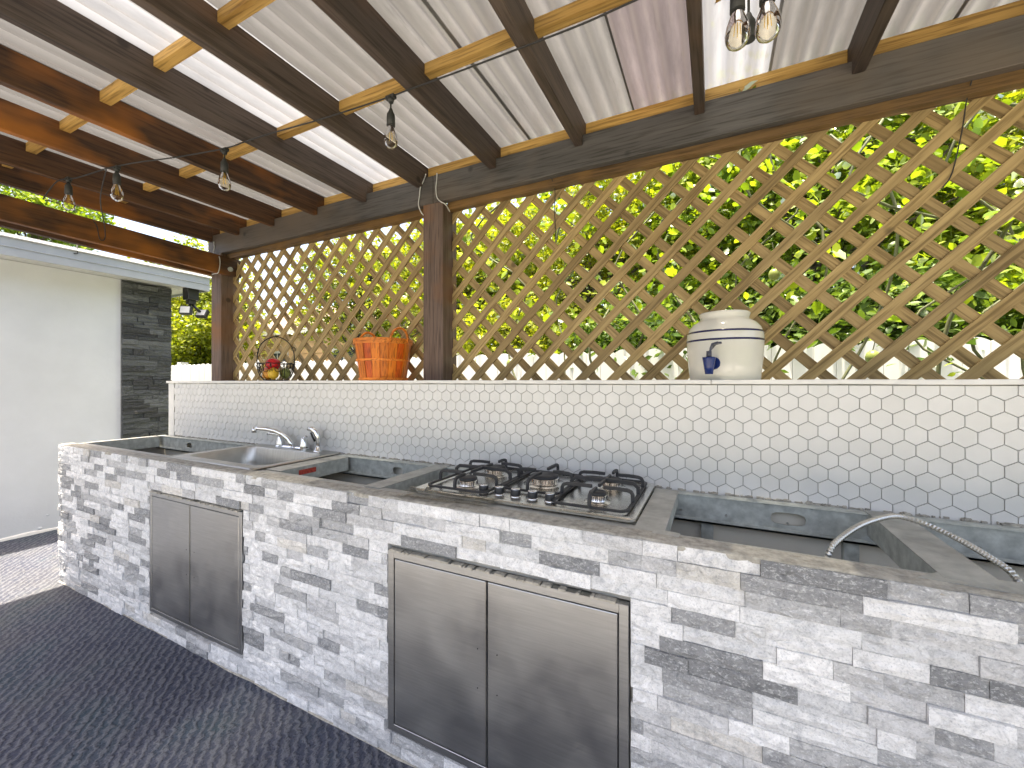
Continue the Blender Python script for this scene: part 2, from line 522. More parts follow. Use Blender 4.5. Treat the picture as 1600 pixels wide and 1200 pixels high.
def worldpos(o):
    p = Vector((0, 0, 0))
    while o is not None:
        p += o.location; o = o.parent
    return p

def put(name, data, mat, parent=None, loc=(0, 0, 0)):
    """link a mesh; loc is a world position, also under a parent"""
    me = data.mesh(name) if isinstance(data, MB) else data
    if mat is not None and len(me.materials) == 0: me.materials.append(mat)
    o = bpy.data.objects.new(name, me)
    COL.objects.link(o)
    if parent is not None:
        o.parent = parent
        o.location = Vector(loc) - worldpos(parent)
    else:
        o.location = loc
    return o

def stuff(o):
    o['kind'] = 'stuff'; return o
def structure(o):
    o['kind'] = 'structure'; return o

# ================================================================== SETTING
g = MB(); g.add([(-400, -400, -.06), (400, -400, -.06), (400, 400, -.06), (-400, 400, -.06)], [(0, 1, 2, 3)])
structure(put('ground', g, M['lawn']))
structure(put('patio', MB().box(-5.57, 6, -9, 2.6, -.05, 0), M['concrete']))
cp = put('carpet', MB().prism([(-5.565, -.62), (2.6, -.62), (2.6, 1.183), (-4.112, 1.183), (-4.112, 2.58), (-5.565, 2.58)], .001, .010, 'z'), M['carpet'])
tag(cp, 'dark navy ribbed outdoor carpet covering the patio floor', 'carpet')

# ================================================================== PERGOLA
PG = 1.068
BY = 2.03            # front face of the header beam
BZ0, BZ1 = 2.49, 2.657
RZ0, RZ1 = 2.602, 2.748
RW = .042
YB = -.40            # open end of the roof behind the viewer
pergola = thing('pergola', (-1.5, 2.03, 0), 'brown timber pergola with corrugated plastic roof over the outdoor kitchen', 'pergola')
POST = [(-3.883, -3.741), (-1.61, -1.462), (1.15, 1.30)]
for a, b in POST:
    bev(put('post', MB().box(a, b, BY, BY + .15, .01 if False else 1.409, BZ0 - .001 if a > -3 else 2.60), M['post'], pergola), .004)
for a, b in ((-3.883, -3.741), (1.15, 1.30)):
    bev(put('post', MB().box(a, b, -.38, -.23, .0, 2.43), M['post'], pergola), .004)
def beam_mb(x0, x1, y0, y1, z0, z1, n=14, wob=.0025):
    """a slightly uneven timber"""
    m = MB(); lo = []
    for i in range(n + 1):
        x = x0 + (x1 - x0) * i / n
        d = random.uniform(-wob, wob); e = random.uniform(-wob, wob)
        lo.append([(x, y0 + e * .4, z0 + d), (x, y1, z0 + d), (x, y1, z1), (x, y0 + e * .4, z1)])
    return m.loft(lo, False, True, True)
bev(put('header_beam', beam_mb(-3.93, -1.535, BY, BY + .042, BZ0, BZ1), M['beam'], pergola), .003)
bev(put('header_beam', beam_mb(-1.533, 2.6, BY, BY + .042, BZ0, BZ1), M['beam'], pergola), .003)
for a, b in ((-3.74, -1.611), (-1.461, 1.149)):
    put('nailing_board', beam_mb(a, b, BY + .046, BY + .092, 2.452, 2.64, 16, .004), M['beamlow'], pergola)
# side beams on the house side, sandwiching the end post
def beam_y(x0, x1, y0, y1, z0, z1, n=10, wob=.0025, fall=0.0):
    m = MB(); lo = []
    for i in range(n + 1):
        y = y0 + (y1 - y0) * i / n
        k = fall * (1.96 - y)
        d = random.uniform(-wob, wob) + k
        lo.append([(x0, y, z0 + d), (x0, y, z1 + k), (x1, y, z1 + k), (x1, y, z0 + d)])
    return m.loft(lo, False, True, True)
bev(put('side_beam', beam_y(-3.7405, -3.699, YB, 2.175, 2.313, 2.461, 10, .0025, .026), M['rafterred'], pergola), .003)
bev(put('side_beam', beam_y(-3.926, -3.8835, YB, 2.175, 2.322, 2.461, 10, .0025, .026), M['rafterred'], pergola), .003)
bo = MB(); bo.tube([(-3.70, 2.08, 2.36), (-3.690, 2.08, 2.36)], .02, 14); bo.tube([(-3.69, 2.08, 2.36), (-3.680, 2.08, 2.36)], .011, 6)
put('bolt', bo, M['galv'], pergola)
rear = beam_mb(-3.93, 2.6, -.385, -.34, 2.43, 2.60)
bev(put('rear_beam', rear, M['beam'], pergola), .003)
RX = [-3.90, -3.52, -3.075, -2.595, -2.12, -1.655, -1.14, -.64, -.08, .483, 1.05, 1.6, 2.15]
for i, x in enumerate(RX):
    rb = beam_y(x, x + RW, YB, BY - .0005, RZ0, RZ1, 8, .002)
    rb.box(x + .0005, x + RW - .0005, BY - .0004, BY + .12, BZ1 + .001, RZ1 - .0005)      # notched tail resting on the header
    o = put('rafter', rb, M['rafterred'] if x < -2.3 else M['rafter'], pergola)
    bev(o, .003)
for y in (BY + .075, 1.42, .888, .36, -.17):
    for a, b in zip(RX[:-1], RX[1:]):
        if b - a < .2: continue
        dz = random.uniform(-.004, .002)
        dy = random.uniform(-.006, .006) if y < 2 else 0
        z0 = BZ1 + .001 if y > 2 else RZ1 - .044 + dz
        put('batten', MB().box(a + RW + .0005, b - .0005, y - .020 + dy, y + .020 + dy, z0, RZ1 - .0015 - (.004 if y > 2 else 0)), M['batten'], pergola)
# corrugated sheets
PER, AMP = .0835, .0150
def sheet(x0, x1, lift):
    m = MB(); nx = max(8, int((x1 - x0) / PER * 10)); ys = [YB - .08, -.2, .3, 1.0, 1.6, 2.25]
    v = []; f = []
    for j, y in enumerate(ys):
        for i in range(nx + 1):
            x = x0 + (x1 - x0) * i / nx
            z = RZ1 + AMP + .001 + lift + AMP * math.sin(2 * PI * x / PER) + .002 * math.sin(3.1 * x + 1.7 * y)
            v.append((x, y, z))
    for j in range(len(ys) - 1):
        for i in range(nx):
            a = j * (nx + 1) + i
            f.append((a, a + 1, a + nx + 2, a + nx + 1))
    return m.add(v, f, True)
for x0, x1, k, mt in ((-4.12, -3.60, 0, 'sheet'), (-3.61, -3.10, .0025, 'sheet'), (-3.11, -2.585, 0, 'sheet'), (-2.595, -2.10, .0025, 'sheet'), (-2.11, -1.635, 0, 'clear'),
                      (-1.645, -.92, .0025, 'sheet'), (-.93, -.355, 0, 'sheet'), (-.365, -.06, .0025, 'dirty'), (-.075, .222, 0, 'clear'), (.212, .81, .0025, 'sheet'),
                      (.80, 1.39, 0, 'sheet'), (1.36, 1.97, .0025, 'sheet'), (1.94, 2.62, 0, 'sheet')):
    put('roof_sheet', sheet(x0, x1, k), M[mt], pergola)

# loose strip of wood lying on the clear sheet
bt = put('wood_strip', MB().prism([(.00, 1.66), (.022, 1.655), (.085, 1.50), (.06, 1.497)], RZ1 + .022, RZ1 + .036, 'z'), M['batten'])
tag(bt, 'short raw wood strip lying on the clear roof sheet', 'wood strip')

# ================================================================== LATTICE
LP = .1655; LW = .0418; LY = 2.128
s0, d0 = 1.523, -.4037
def lattice(x0, x1, z0, z1, label):
    t = thing('lattice_panel', ((x0 + x1) / 2, LY, z0), label, 'lattice', 'lattice panels above the half wall')
    w = LW * math.sqrt(2) / 2
    for kind in ('front', 'back'):
        for n in range(-60, 60):
            jit = random.uniform(-.003, .003)
            if kind == 'front':       # x - z' = const
                c = d0 + (n + .5) * LP + jit
                big = [(c - w - 9, -9), (c + w - 9, -9), (c + w + 9, 9), (c - w + 9, 9)]
                y0, y1, mt = LY, LY + .009, M['lata']
            else:
                c = s0 + (n + .5) * LP + jit
                big = [(c - w + 9, -9), (c + w + 9, -9), (c + w - 9, 9), (c - w - 9, 9)]
                y0, y1, mt = LY + .0092, LY + .018, M['latb']
            p = clip_rect(big, x0, x1, z0 - 1.4, z1 - 1.4)
            if len(p) < 3 or area(p) < 4e-4: continue
            put('slat', MB().prism([(a, b + 1.4) for a, b in p], y0, y1, 'y'), mt, t)
    return t
lattice(-3.740, -1.611, 1.410, 2.475, 'tan wooden lattice panel between the two brown posts, behind the baskets')
lattice(-1.461, 1.149, 1.410, 2.475, 'long tan wooden lattice panel behind the striped water crock')

# ================================================================== TILED HALF WALL
TY = 1.80
wall = thing('half_wall', (-1.5, 1.95, 0), 'white half wall with hexagon tile backsplash and ledge behind the counter', 'wall')
put('core', MB().box(-4.045, 2.6, TY + .005, 2.185, .0, 1.3905), M['whitewood'], wall)
put('grout', MB().box(-3.965, 2.6, TY + .001, TY + .0045, .935, 1.3895), M['grout'], wall)
put('end_trim', MB().box(-4.046, -3.9655, TY - .006, TY + .0045, .93, 1.390), M['whitewood'], wall)
for a, b in ((-4.06, -.012), (-.010, 2.6)):
    m = MB(); lo = []
    n = int((b - a) / .12)
    for i in range(n + 1):
        x = a + (b - a) * i / n
        e = random.uniform(-.0012, .0012)
        y0 = TY - .018 + random.uniform(-.001, .001)
        lo.append([(x, y0, 1.392 + e), (x, 2.20, 1.392), (x, 2.20, 1.409), (x, y0, 1.409 + e * .6)])
    bev(put('ledge', m.loft(lo, False, True, True), M['whitewood'], wall), .002)
HX = .0583; HR = HX / math.sqrt(3); GAP = .00095
def hexpoly(cx, cz):
    r = HR - GAP * 1.1547
    return [(cx + r * math.sin(R(60 * k)), cz + r * math.cos(R(60 * k))) for k in range(6)]
def tile_mb(poly):
    """bevelled tile, centre-relative"""
    m = MB(); n = len(poly)
    cx = sum(p[0] for p in poly) / n; cz = sum(p[1] for p in poly) / n
    ins = [(cx + (p[0] - cx) * .965, cz + (p[1] - cz) * .965) for p in poly]
    v = [(p[0], .0012, p[1]) for p in poly] + [(p[0], -.0032, p[1]) for p in poly] + [(p[0], -.0042, p[1]) for p in ins]
    f = [tuple(range(2 * n, 3 * n))]
    for a in (0, n):
        for i in range(n):
            j = (i + 1) % n
            f.append((a + i, a + j, a + n + j, a + n + i))
    m.add(v, f)
    return m
fullhex = tile_mb(hexpoly(0, 0)).mesh('hex_tile')
tiles = []
for k in range(0, 9):
    cz = 1.3765 - .0505 * k
    off = .507 if k % 2 == 0 else .507 + HX / 2
    for n in range(-80, 40):
        cx = off + n * HX
        if cx < -3.965 + .012 or cx > 2.55: continue
        p = hexpoly(cx, cz)
        q = clip_rect(p, -3.9648, 2.6, .950 + .006 * math.sin(cx * 9) + .004 * math.sin(cx * 31), 1.3885)
        if len(q) < 3 or area(q) < 3e-4: continue
        t = cam_depth(cx, TY)
        if t < .3: t = 99
        vis = -.02 < (800 + 642 * (math.cos(YAW) * cx + math.sin(YAW) * TY) / t) / 1600 < 1.02
        tiles.append((area(q) / t ** 3 * (1 if vis else .001), cx, cz, q, abs(area(q) - area(p)) < 1e-7))
tiles.sort(key=lambda a: -a[0])
rest = MB()
for i, (_, cx, cz, q, full) in enumerate(tiles):
    tilt = random.uniform(-.0005, .0005)
    if i < 300:
        if full: put('hex_tile', fullhex, M['tile'], wall, (cx, TY + tilt, cz))
        else: put('hex_tile', tile_mb([(a - cx, b - cz) for a, b in q]), M['tile'], wall, (cx, TY + tilt, cz))
    else:
        tm = tile_mb([(a - cx, b - cz) for a, b in q])
        rest.add([(x + cx, y + TY + tilt, z + cz) for x, y, z in tm.v], tm.f)
stuff(put('small_hex_tiles', rest, M['tile'], wall))
# ragged mortar line under the tiles
m = MB()
for i in range(700):
    x = random.uniform(-3.95, 2.4)
    a = random.uniform(.002, .022); hz = random.uniform(.001, .007) * random.random()
    y = TY - random.uniform(.004, .02)
    m.box(x, x + a, y, TY - .001, .962, .966 + hz)
stuff(put('mortar_crumbs', m, M['mortar'], wall))

# ================================================================== COUNTER
CT = .965; CY = 1.177; CX0 = -4.105; CX1 = 2.5
counter = thing('kitchen_counter', (-1.5, 1.3, 0), 'unfinished outdoor kitchen counter clad in white and grey split stone', 'counter')
DOORS = [(-2.845, -1.988, .115, .790), (-1.094, -.211, .105, .779)]
# front backer with the door openings left free
bk = MB()
xs = [CX0 + .025, DOORS[0][0], DOORS[0][1], DOORS[1][0], DOORS[1][1], CX1]
for a, b in ((0, 1), (2, 3), (4, 5)): bk.box(xs[a], xs[b], 1.196, 1.215, .0, .950)
for d in DOORS:
    bk.box(d[0], d[1], 1.196, 1.215, .0, d[2]); bk.box(d[0], d[1], 1.196, 1.215, d[3], .950)
put('backer_board', bk, M['backer'], counter)
put('end_panel', MB().box(CX0 + .004, CX0 + .024, 1.196, 1.795, 0, .958), M['backer'], counter)
put('liner_board', MB().box(CX0 + .03, CX1, 1.780, 1.795, .02, .93), M['liner'], counter)
put('base_board', MB().box(CX0 + .03, CX1, 1.22, 1.778, .0105, .022), M['liner'], counter)

# split-face stone pieces
ROWH = .0419
PAL = [((.80, .80, .795), 34), ((.70, .705, .705), 20), ((.56, .56, .56), 17), ((.43, .433, .435), 14), ((.32, .325, .33), 11), ((.25, .256, .262), 4), ((.64, .62, .58), 3)]
TONES = [p for p, w in PAL]; WTS = [w for p, w in PAL]
def brick_mb(L, H, nx, tone, rough=.0032, proud=0.0, seed=0):
    rr = random.Random(seed)
    m = MB(); nz = 4
    front = []
    for j in range(nz):
        for i in range(nx + 1):
            edge = (i in (0, nx)) or (j in (0, nz - 1))
            d = rr.uniform(-rough, rough) * (.55 if edge else 1.2) - (0 if edge else .0016)
            jx = 0 if i in (0, nx) else rr.uniform(-.3, .3) * L / nx
            zz = H * j / (nz - 1) if j in (0, nz - 1) else H * (j / (nz - 1) + rr.uniform(-.1, .1))
            front.append((L * i / nx + jx, -.019 - proud + d, zz))
    v = list(front); f = []
    for j in range(nz - 1):
        for i in range(nx):
            a = j * (nx + 1) + i
            if rr.random() < .5: f += [(a, a + 1, a + nx + 2), (a, a + nx + 2, a + nx + 1)]
            else: f += [(a, a + 1, a + nx + 1), (a + 1, a + nx + 2, a + nx + 1)]
    o = len(v)
    v += [(0, .0, 0), (L, .0, 0), (L, .0, H), (0, .0, H)]
    bl, br, tr, tl = 0, nx, (nz - 1) * (nx + 1) + nx, (nz - 1) * (nx + 1)
    f.append(tuple([o, o + 1] + list(range(br, bl - 1, -1))))
    f.append(tuple([o + 2, o + 3] + list(range(tl, tr + 1))))
    f.append(tuple([o + 3, o] + [j * (nx + 1) for j in range(nz)]))
    f.append(tuple([o + 1, o + 2] + [j * (nx + 1) + nx for j in reversed(range(nz))]))
    m.add(v, f)
    m.tone = [(tone[0], tone[1], tone[2], 1)] * len(v)
    return m
VAR = {}
def brick_variant(cls, ti, k):
    key = (cls, ti, k)
    if key not in VAR:
        L = (.085, .145, .205)[cls]
        base = TONES[ti]; j = random.uniform(.9, 1.1)
        b = brick_mb(L, ROWH - .0008, (4, 6, 8)[cls], tuple(min(.85, c * j) for c in base), seed=hash(key) % 9999 + cls * 77 + ti * 13 + k, proud=random.uniform(-.003, .005))
        VAR[key] = (L, b, b.mesh('brick'))
    return VAR[key]
bricks = []
for r in range(23):
    z = .0115 + r * (.9515 / 23) ; hs = (.9515 / 23) / ROWH
    x = CX0 - random.uniform(0, .1)
    last = 0
    while x < CX1:
        L = random.choice((.065, .09, .11, .13, .15, .17, .19, .21, .24))
        x1 = x + L
        ti = random.choices(range(len(TONES)), WTS)[0]
        if ti == last and random.random() < .5: ti = random.choices(range(len(TONES)), WTS)[0]
        last = ti
        segs = [(max(x, CX0), x1)]
        for d in DOORS:
            if z + ROWH > d[2] + .006 and z < d[3] - .006:
                ns = []
                for a, b in segs:
                    if b <= d[0] or a >= d[1]: ns.append((a, b)); continue
                    if a < d[0]: ns.append((a, d[0] - .002))
                    if b > d[1]: ns.append((d[1] + .002, b))
                segs = ns
        for a, b in segs:
            if b - a < .014: continue
            w = b - a - .0009
            cls = 0 if w < .115 else (1 if w < .175 else 2)
            k = random.randrange(3)
            cx, cz = (a + b) / 2, z
            t = cam_depth(cx, CY)
            if t < .3: ra = 0
            else:
                px = 800 + 642 * (math.cos(YAW) * cx + math.sin(YAW) * CY) / t
                py = 597 - 642 * (cz + .02 - 1.4) / t
                ra = w / t ** 3 if (-60 < px < 1640 and py < 1230) else 0
            bricks.append((ra, a, z, w, hs, cls, ti, k))
        x = x1
bricks.sort(key=lambda b: -b[0])
rest = MB(); rest.tone = []
for i, (ra, a, z, w, hs, cls, ti, k) in enumerate(bricks):
    L, bm_, me = brick_variant(cls, ti, k)
    yo = 1.1955 + random.uniform(-.004, .004)
    if i < 300:
        o = put('brick', me, M['stone'], counter, (a, yo, z))
        o.scale = (w / L, 1, hs * .999)
    else:
        rest.add([(a + x * w / L, yo + y, z + zz * hs * .999) for x, y, zz in bm_.v], bm_.f)
        rest.tone += bm_.tone
stuff(put('small_bricks', rest, M['stone'], counter))
# ragged bed joint at the floor
m = MB()
lo = []
for i in range(70):
    x = CX0 + (CX1 - CX0) * i / 69
    lo.append([(x, CY - .006 + random.uniform(-.004, .004), .009), (x, 1.19, .009), (x, 1.19, .0125), (x, CY - .002 + random.uniform(-.003, .003), .0125)])
put('floor_joint', m.loft(lo, False, True, True), M['mortar'], counter)

# access doors
def access_door(d, split, sc_):
    x0, x1, z0, z1 = d
    fw = .030 * sc_
    y0 = CY - .007
    fr = MB()
    fr.box(x0 + .003, x0 + fw, y0, 1.20, z0 + .003, z1 - .003); fr.box(x1 - fw, x1 - .003, y0, 1.20, z0 + .003, z1 - .003)
    fr.box(x0 + fw, x1 - fw, y0, 1.20, z0 + .003, z0 + fw); fr.box(x0 + fw, x1 - fw, y0, 1.20, z1 - fw, z1 - .003)
    fr.box(x0 + fw, x1 - fw, 1.198, 1.2005, z0 + fw, z1 - fw)
    f = bev(put('access_door', fr, M['stain'], counter), .0015)
    g_ = .0035
    for k, (a, b) in enumerate(((x0 + fw + g_, split - .002), (split + .002, x1 - fw - g_))):
        lf = MB().box(a, b, y0 + .001, 1.190, z0 + fw + g_, z1 - fw - g_)
        leaf = bev(put('door_leaf', lf, M['stain'], f), .003, 2)
    # turned-in edge of the left leaf
    put('leaf_edge', MB().box(split - .006, split - .0025, y0 - .0016, y0 + .0005, z0 + fw + .004, z1 - fw - .004), M['sinkst'], f)
    zc = (z0 + z1) / 2
    for sx in (split - .035, split + .038):
        for dz in (-.055, .075):
            put('screw_hole', MB().tube([(sx, y0 - .0004, zc + dz), (sx, y0 + .002, zc + dz)], .0022, 8), M['blackpl'], f)
    return f
access_door(DOORS[0], -2.43, .8)
access_door(DOORS[1], -.668, 1.0)
# mortar smears along the door heads
m = MB()
for d in DOORS:
    for i in range(60):
        x = random.uniform(d[0], d[1] - .05); a = random.uniform(.004, .03)
        m.box(x, x + a, CY - .0085 - random.uniform(0, .003), CY + .012, d[3] - .003 - random.uniform(.0, .003), d[3] + random.uniform(.0005, .003))
stuff(put('mortar_smears', m, M['mortar'], counter))

# top: front mortar strip, steel rails, cross studs
def rough_strip(x0, x1, y0, y1, z0, z1, n, wy=.006, wz=.003):
    m = MB(); lo = []
    for i in range(n + 1):
        x = x0 + (x1 - x0) * i / n
        a = random.uniform(-wy, wy); b = random.uniform(-wz, wz); c = random.uniform(-wz, wz)
        ym = y0 + (y1 - y0) * .5
        lo.append([(x, y0 + a, z0), (x, y1, z0), (x, y1, z1 + c * .3), (x, ym, z1 + b), (x, y0 + a + .006, z1 + c - .001), (x, y0 + a, z1 - .004)])
    return m.loft(lo, False, True, True)
put('mortar_edge', rough_strip(CX0, CX1, CY + .004, 1.248, .9505, .9675, 150, .004, .0022), M['mortar'], counter)
put('front_rail', MB().box(CX0 + .026, -.13, 1.2155, 1.295, .944, .9625).box(CX0 + .026, -.13, 1.288, 1.295, .880, .944), M['galvtop'], counter)
put('front_rail', MB().box(-.1295, CX1, 1.2155, 1.268, .944, .9625).box(-.1295, CX1, 1.262, 1.268, .880, .944), M['galvtop'], counter)

def web_x(x0, x1, y, z0, z1, holes):
    """upright steel web along x with oval slots; the slots are open"""
    m = MB(); xs_ = x0
    def ring(cx, cz, hw, hh, a, b):
        n = 24
        el = []
        for k in range(n):
            t = 2 * PI * k / n
            ex = hw * abs(math.cos(t)) ** .6 * (1 if math.cos(t) >= 0 else -1)
            ez = hh * abs(math.sin(t)) ** .6 * (1 if math.sin(t) >= 0 else -1)
            c_, s_ = math.cos(t), math.sin(t)
            kx = (b - a) / 2 / max(abs(c_), 1e-6); kz = (z1 - z0) / 2 / max(abs(s_), 1e-6)
            k_ = min(kx, kz)
            el.append(((cx + ex, cz + ez), ((a + b) / 2 + c_ * k_, (z0 + z1) / 2 + s_ * k_)))
        v = []; f = []
        for yy in (y, y + .003):
            v += [(p[0][0], yy, p[0][1]) for p in el] + [(p[1][0], yy, p[1][1]) for p in el]
        for k in range(n):
            j = (k + 1) % n
            f.append((k, j, n + j, n + k)); f.append((2 * n + k, 3 * n + k, 3 * n + j, 2 * n + j))
            f.append((k, 2 * n + k, 2 * n + j, j))
        m.add(v, f)
        # square up the corners left by the radial cut
        for sx in (a, b):
            pass
    for cx, hw, hh in holes:
        a, b = cx - hw - .02, cx + hw + .02
        m.box(xs_, a, y, y + .003, z0, z1)
        ring(cx, (z0 + z1) / 2, hw, hh, a, b)
        xs_ = b
    m.box(xs_, x1, y, y + .003, z0, z1)
    return m
BKY = 1.738
put('back_rail', web_x(CX0 + .03, CX1, BKY, .868, .9605, [(-3.62, .035, .018), (-1.55, .035, .02), (.235, .052, .0215), (1.2, .05, .02)]), M['galv'], counter)
put('rail_flange', MB().box(CX0 + .03, CX1, BKY - .008, 1.7795, .9608, .9635).box(CX0 + .03, CX1, BKY - .020, BKY - .0005, .8655, .8725).box(CX0 + .03, CX1, BKY - .020, BKY - .0175, .8655, .882), M['galv'], counter)
for i in range(40):
    pass
sw = MB()
for i in range(34):
    x = -3.9 + i * .165 + random.uniform(-.03, .03)
    sw.tube([(x, BKY + .001, .90), (x, BKY - .004, .90)], .004, 6)
stuff(put('rail_screws', sw, M['sinkst'], counter))
def cross_stud(x0, x1, y0, y1, z=.9655, web='left', dz=.062, mat='galvtop'):
    top = MB().box(x0, x1, y0, y1, z - .003, z)
    o = put('cross_stud', top, M[mat], counter)
    xa = x0 if web == 'left' else x1 - .003
    put('stud_web', MB().box(xa, xa + .003, y0, y1, z - dz, z - .0032), M['galv'], o)
    return o
cross_stud(CX0 + .032, CX0 + .095, 1.297, BKY - .022, .9645, 'right', .085)
cross_stud(-2.862, -2.825, 1.297, BKY - .022, .9645, 'right')
st = cross_stud(-2.012, -1.900, 1.30, BKY - .022, .9660, 'right', .075)
put('sticker', MB().box(-1.8999, -1.8985, 1.40, 1.50, .925, .950), M['rust'], st)
cross_stud(-1.315, -1.225, 1.27, BKY + .03, .9665, 'right', .075)
cross_stud(-.214, -.128, 1.25, BKY + .03, .9668, 'right', .05)
cross_stud(.455, .556, 1.235, BKY + .03, .9690, 'left', .075)
put('bent_plate', MB().prism([(.405, 1.215), (.62, 1.205), (.72, 1.25), (.70, 1.275), (.462, 1.272)], .9665, .9685, 'z'), M['galvtop'], counter)
put('bent_plate', MB().prism([(-.16, 1.235), (-.09, 1.232), (-.085, 1.262), (-.155, 1.272)], .9668, .9690, 'z'), M['galvtop'], counter)
for x in (-3.6, -3.1, -1.62, -.045, .395, 1.0):
    put('wall_stud', MB().box(x, x + .042, 1.752, 1.7795, .0225, .865), M['galv'], counter)
    put('front_stud', MB().box(x + .02, x + .062, 1.2155, 1.255, .0225, .879), M['galv'], counter)

# ================================================================== SINK + FAUCET
sink = thing('sink', (-2.415, 1.5, .8), 'shallow stainless steel drop-in sink set into the counter', 'sink')
sx0, sx1, sy0, sy1 = -2.822, -2.026, 1.243, 1.790
bx0, bx1, by0, by1 = -2.775, -2.072, 1.315, 1.690
lp = [rrect(sx0, sx1, sy0, sy1, .03, .9685), rrect(sx0 + .004, sx1 - .004, sy0 + .004, sy1 - .004, .028, .9745), rrect(sx0 + .016, sx1 - .016, sy0 + .016, sy1 - .016, .02, .9735),
      rrect(bx0 - .006, bx1 + .006, by0 - .006, by1 + .006, .075, .9725)]
put('rim', MB().loft(lp, True), M['sinkst'], sink)
lp = [rrect(bx0 - .006, bx1 + .006, by0 - .006, by1 + .006, .075, .9725), rrect(bx0, bx1, by0, by1, .07, .966), rrect(bx0 + .010, bx1 - .010, by0 + .010, by1 - .010, .065, .87),
      rrect(bx0 + .018, bx1 - .018, by0 + .018, by1 - .018, .06, .815), rrect(bx0 + .045, bx1 - .045, by0 + .045, by1 - .045, .05, .79), rrect(-2.50, -2.34, 1.44, 1.56, .05, .785)]
put('bowl', MB().loft(lp, True, False, True), M['sinkst'], sink)
put('drain', MB().lathe([(.0, .004), (.03, .004), (.045, .006), (.055, .002)], (-2.42, 1.50, .785), 24), M['chrome'], sink)

FY = 1.742
fau = thing('faucet', (-2.43, FY, .973), 'chrome two-handle kitchen faucet with arched spout on the sink', 'faucet')
put('base_plate', MB().loft([rrect(-2.575, -2.285, FY - .032, FY + .030, .028, .9735), rrect(-2.575, -2.285, FY - .032, FY + .030, .028, .986), rrect(-2.565, -2.295, FY - .024, FY + .022, .022, .993)], False, False, True), M['chrome'], fau)
sp = [(-2.43, FY, .985), (-2.435, FY - .004, 1.010), (-2.452, FY - .012, 1.038), (-2.485, FY - .028, 1.066), (-2.525, FY - .05, 1.088), (-2.57, FY - .075, 1.100), (-2.615, FY - .098, 1.104), (-2.645, FY - .112, 1.103)]
put('spout', MB().tube(sp, [.021, .019, .016, .0145, .0135, .0125, .012, .012], 14), M['chrome'], fau)
put('aerator', MB().tube([(-2.640, FY - .110, 1.108), (-2.642, FY - .111, 1.077)], .0145, 14), M['chrome'], fau)
for hx, dr in ((-2.545, -1), (-2.315, 1)):
    hb = put('handle', MB().lathe([(.027, .0), (.027, .006), (.022, .03), (.018, .055), (.010, .064), (.0, .066)], (hx, FY, .992), 18), M['chrome'], fau)
    put('lever', MB().tube([(hx, FY, 1.048), (hx + dr * .02, FY - .012, 1.060), (hx + dr * .052, FY - .03, 1.066), (hx + dr * .072, FY - .04, 1.062)], [.008, .009, .008, .009], 10), M['chrome'], hb)
spr = thing('side_sprayer', (-2.19, FY, .973), 'chrome pull-out side sprayer standing beside the faucet', 'sprayer')
put('holder', MB().lathe([(.026, 0), (.026, .004), (.018, .010), (.016, .028), (.0, .028)], (-2.19, FY, .9735), 18), M['chrome'], spr)
put('spray_head', MB().tube([(-2.19, FY, .995), (-2.188, FY, 1.03), (-2.190, FY - .001, 1.065), (-2.200, FY - .006, 1.095), (-2.222, FY - .016, 1.113), (-2.245, FY - .026, 1.112)], [.011, .013, .016, .0175, .017, .013], 14), M['chrome'], spr)
bk_ = put('trigger', MB().tube([(-2.200, FY - .012, 1.035), (-2.212, FY - .02, 1.065), (-2.222, FY - .024, 1.09)], .006, 8), M['blackpl'], spr)

# ================================================================== COOKTOP
hob = thing('gas_cooktop', (-.645, 1.55, .965), 'five burner stainless gas cooktop with black cast iron grates', 'cooktop')
hx0, hx1, hy0, hy1 = -1.075, -.218, 1.290, 1.800
HZ = .972
lp = [rrect(hx0, hx1, hy0, hy1, .025, .9692), rrect(hx0, hx1, hy0, hy1, .025, .9775), rrect(hx0 + .004, hx1 - .004, hy0 + .004, hy1 - .004, .022, .9800), rrect(hx0 + .018, hx1 - .018, hy0 + .018, hy1 - .018, .018, .9800),
      rrect(hx0 + .026, hx1 - .026, hy0 + .026, hy1 - .026, .016, .9755)]
put('tray', MB().loft(lp, False, False, True), M['hobst'], hob)
BURN = [(-.905, 1.432, .040), (-.905, 1.668, .050), (-.640, 1.610, .062), (-.372, 1.668, .042), (-.372, 1.448, .033)]
for bx, by, br in BURN:
    b = put('burner', MB().lathe([(br * 1.45, .0), (br * 1.35, .003), (br * 1.05, .004), (br * 1.0, .006), (br * .98, .024), (br * .75, .026), (0, .026)], (bx, by, .9755), 28), M['hobst'], hob)
    put('burner_cap', MB().lathe([(br * .93, .0), (br * .96, .004), (br * .90, .010), (br * .55, .0125), (0, .0128)], (bx, by, 1.0015), 28), M['iron'], b)
    nt = MB()
    for k in range(28):
        t = 2 * PI * k / 28
        c, s = math.cos(t), math.sin(t)
        nt.tube([(bx + c * br * .99, by + s * br * .99, .984), (bx + c * br * .99, by + s * br * .99, .9985)], .0013, 4)
    put('flame_ports', nt, M['iron'], b)
GT = 1.030
def finger(m, x, y, tx, ty, reach):
    """from the frame at (x,y) up and inwards towards (tx,ty)"""
    d = Vector((tx - x, ty - y, 0)); L = d.length; d.normalize()
    e = max(.03, L - reach)
    P = lambda k, z: (x + d.x * k, y + d.y * k, z)
    m.bar([P(0, .985), P(.001, GT - .018), P(.006, GT - .008), P(.018, GT - .004), P(e * .6, GT - .002), P(e, GT - .003)], .0105, .0125)
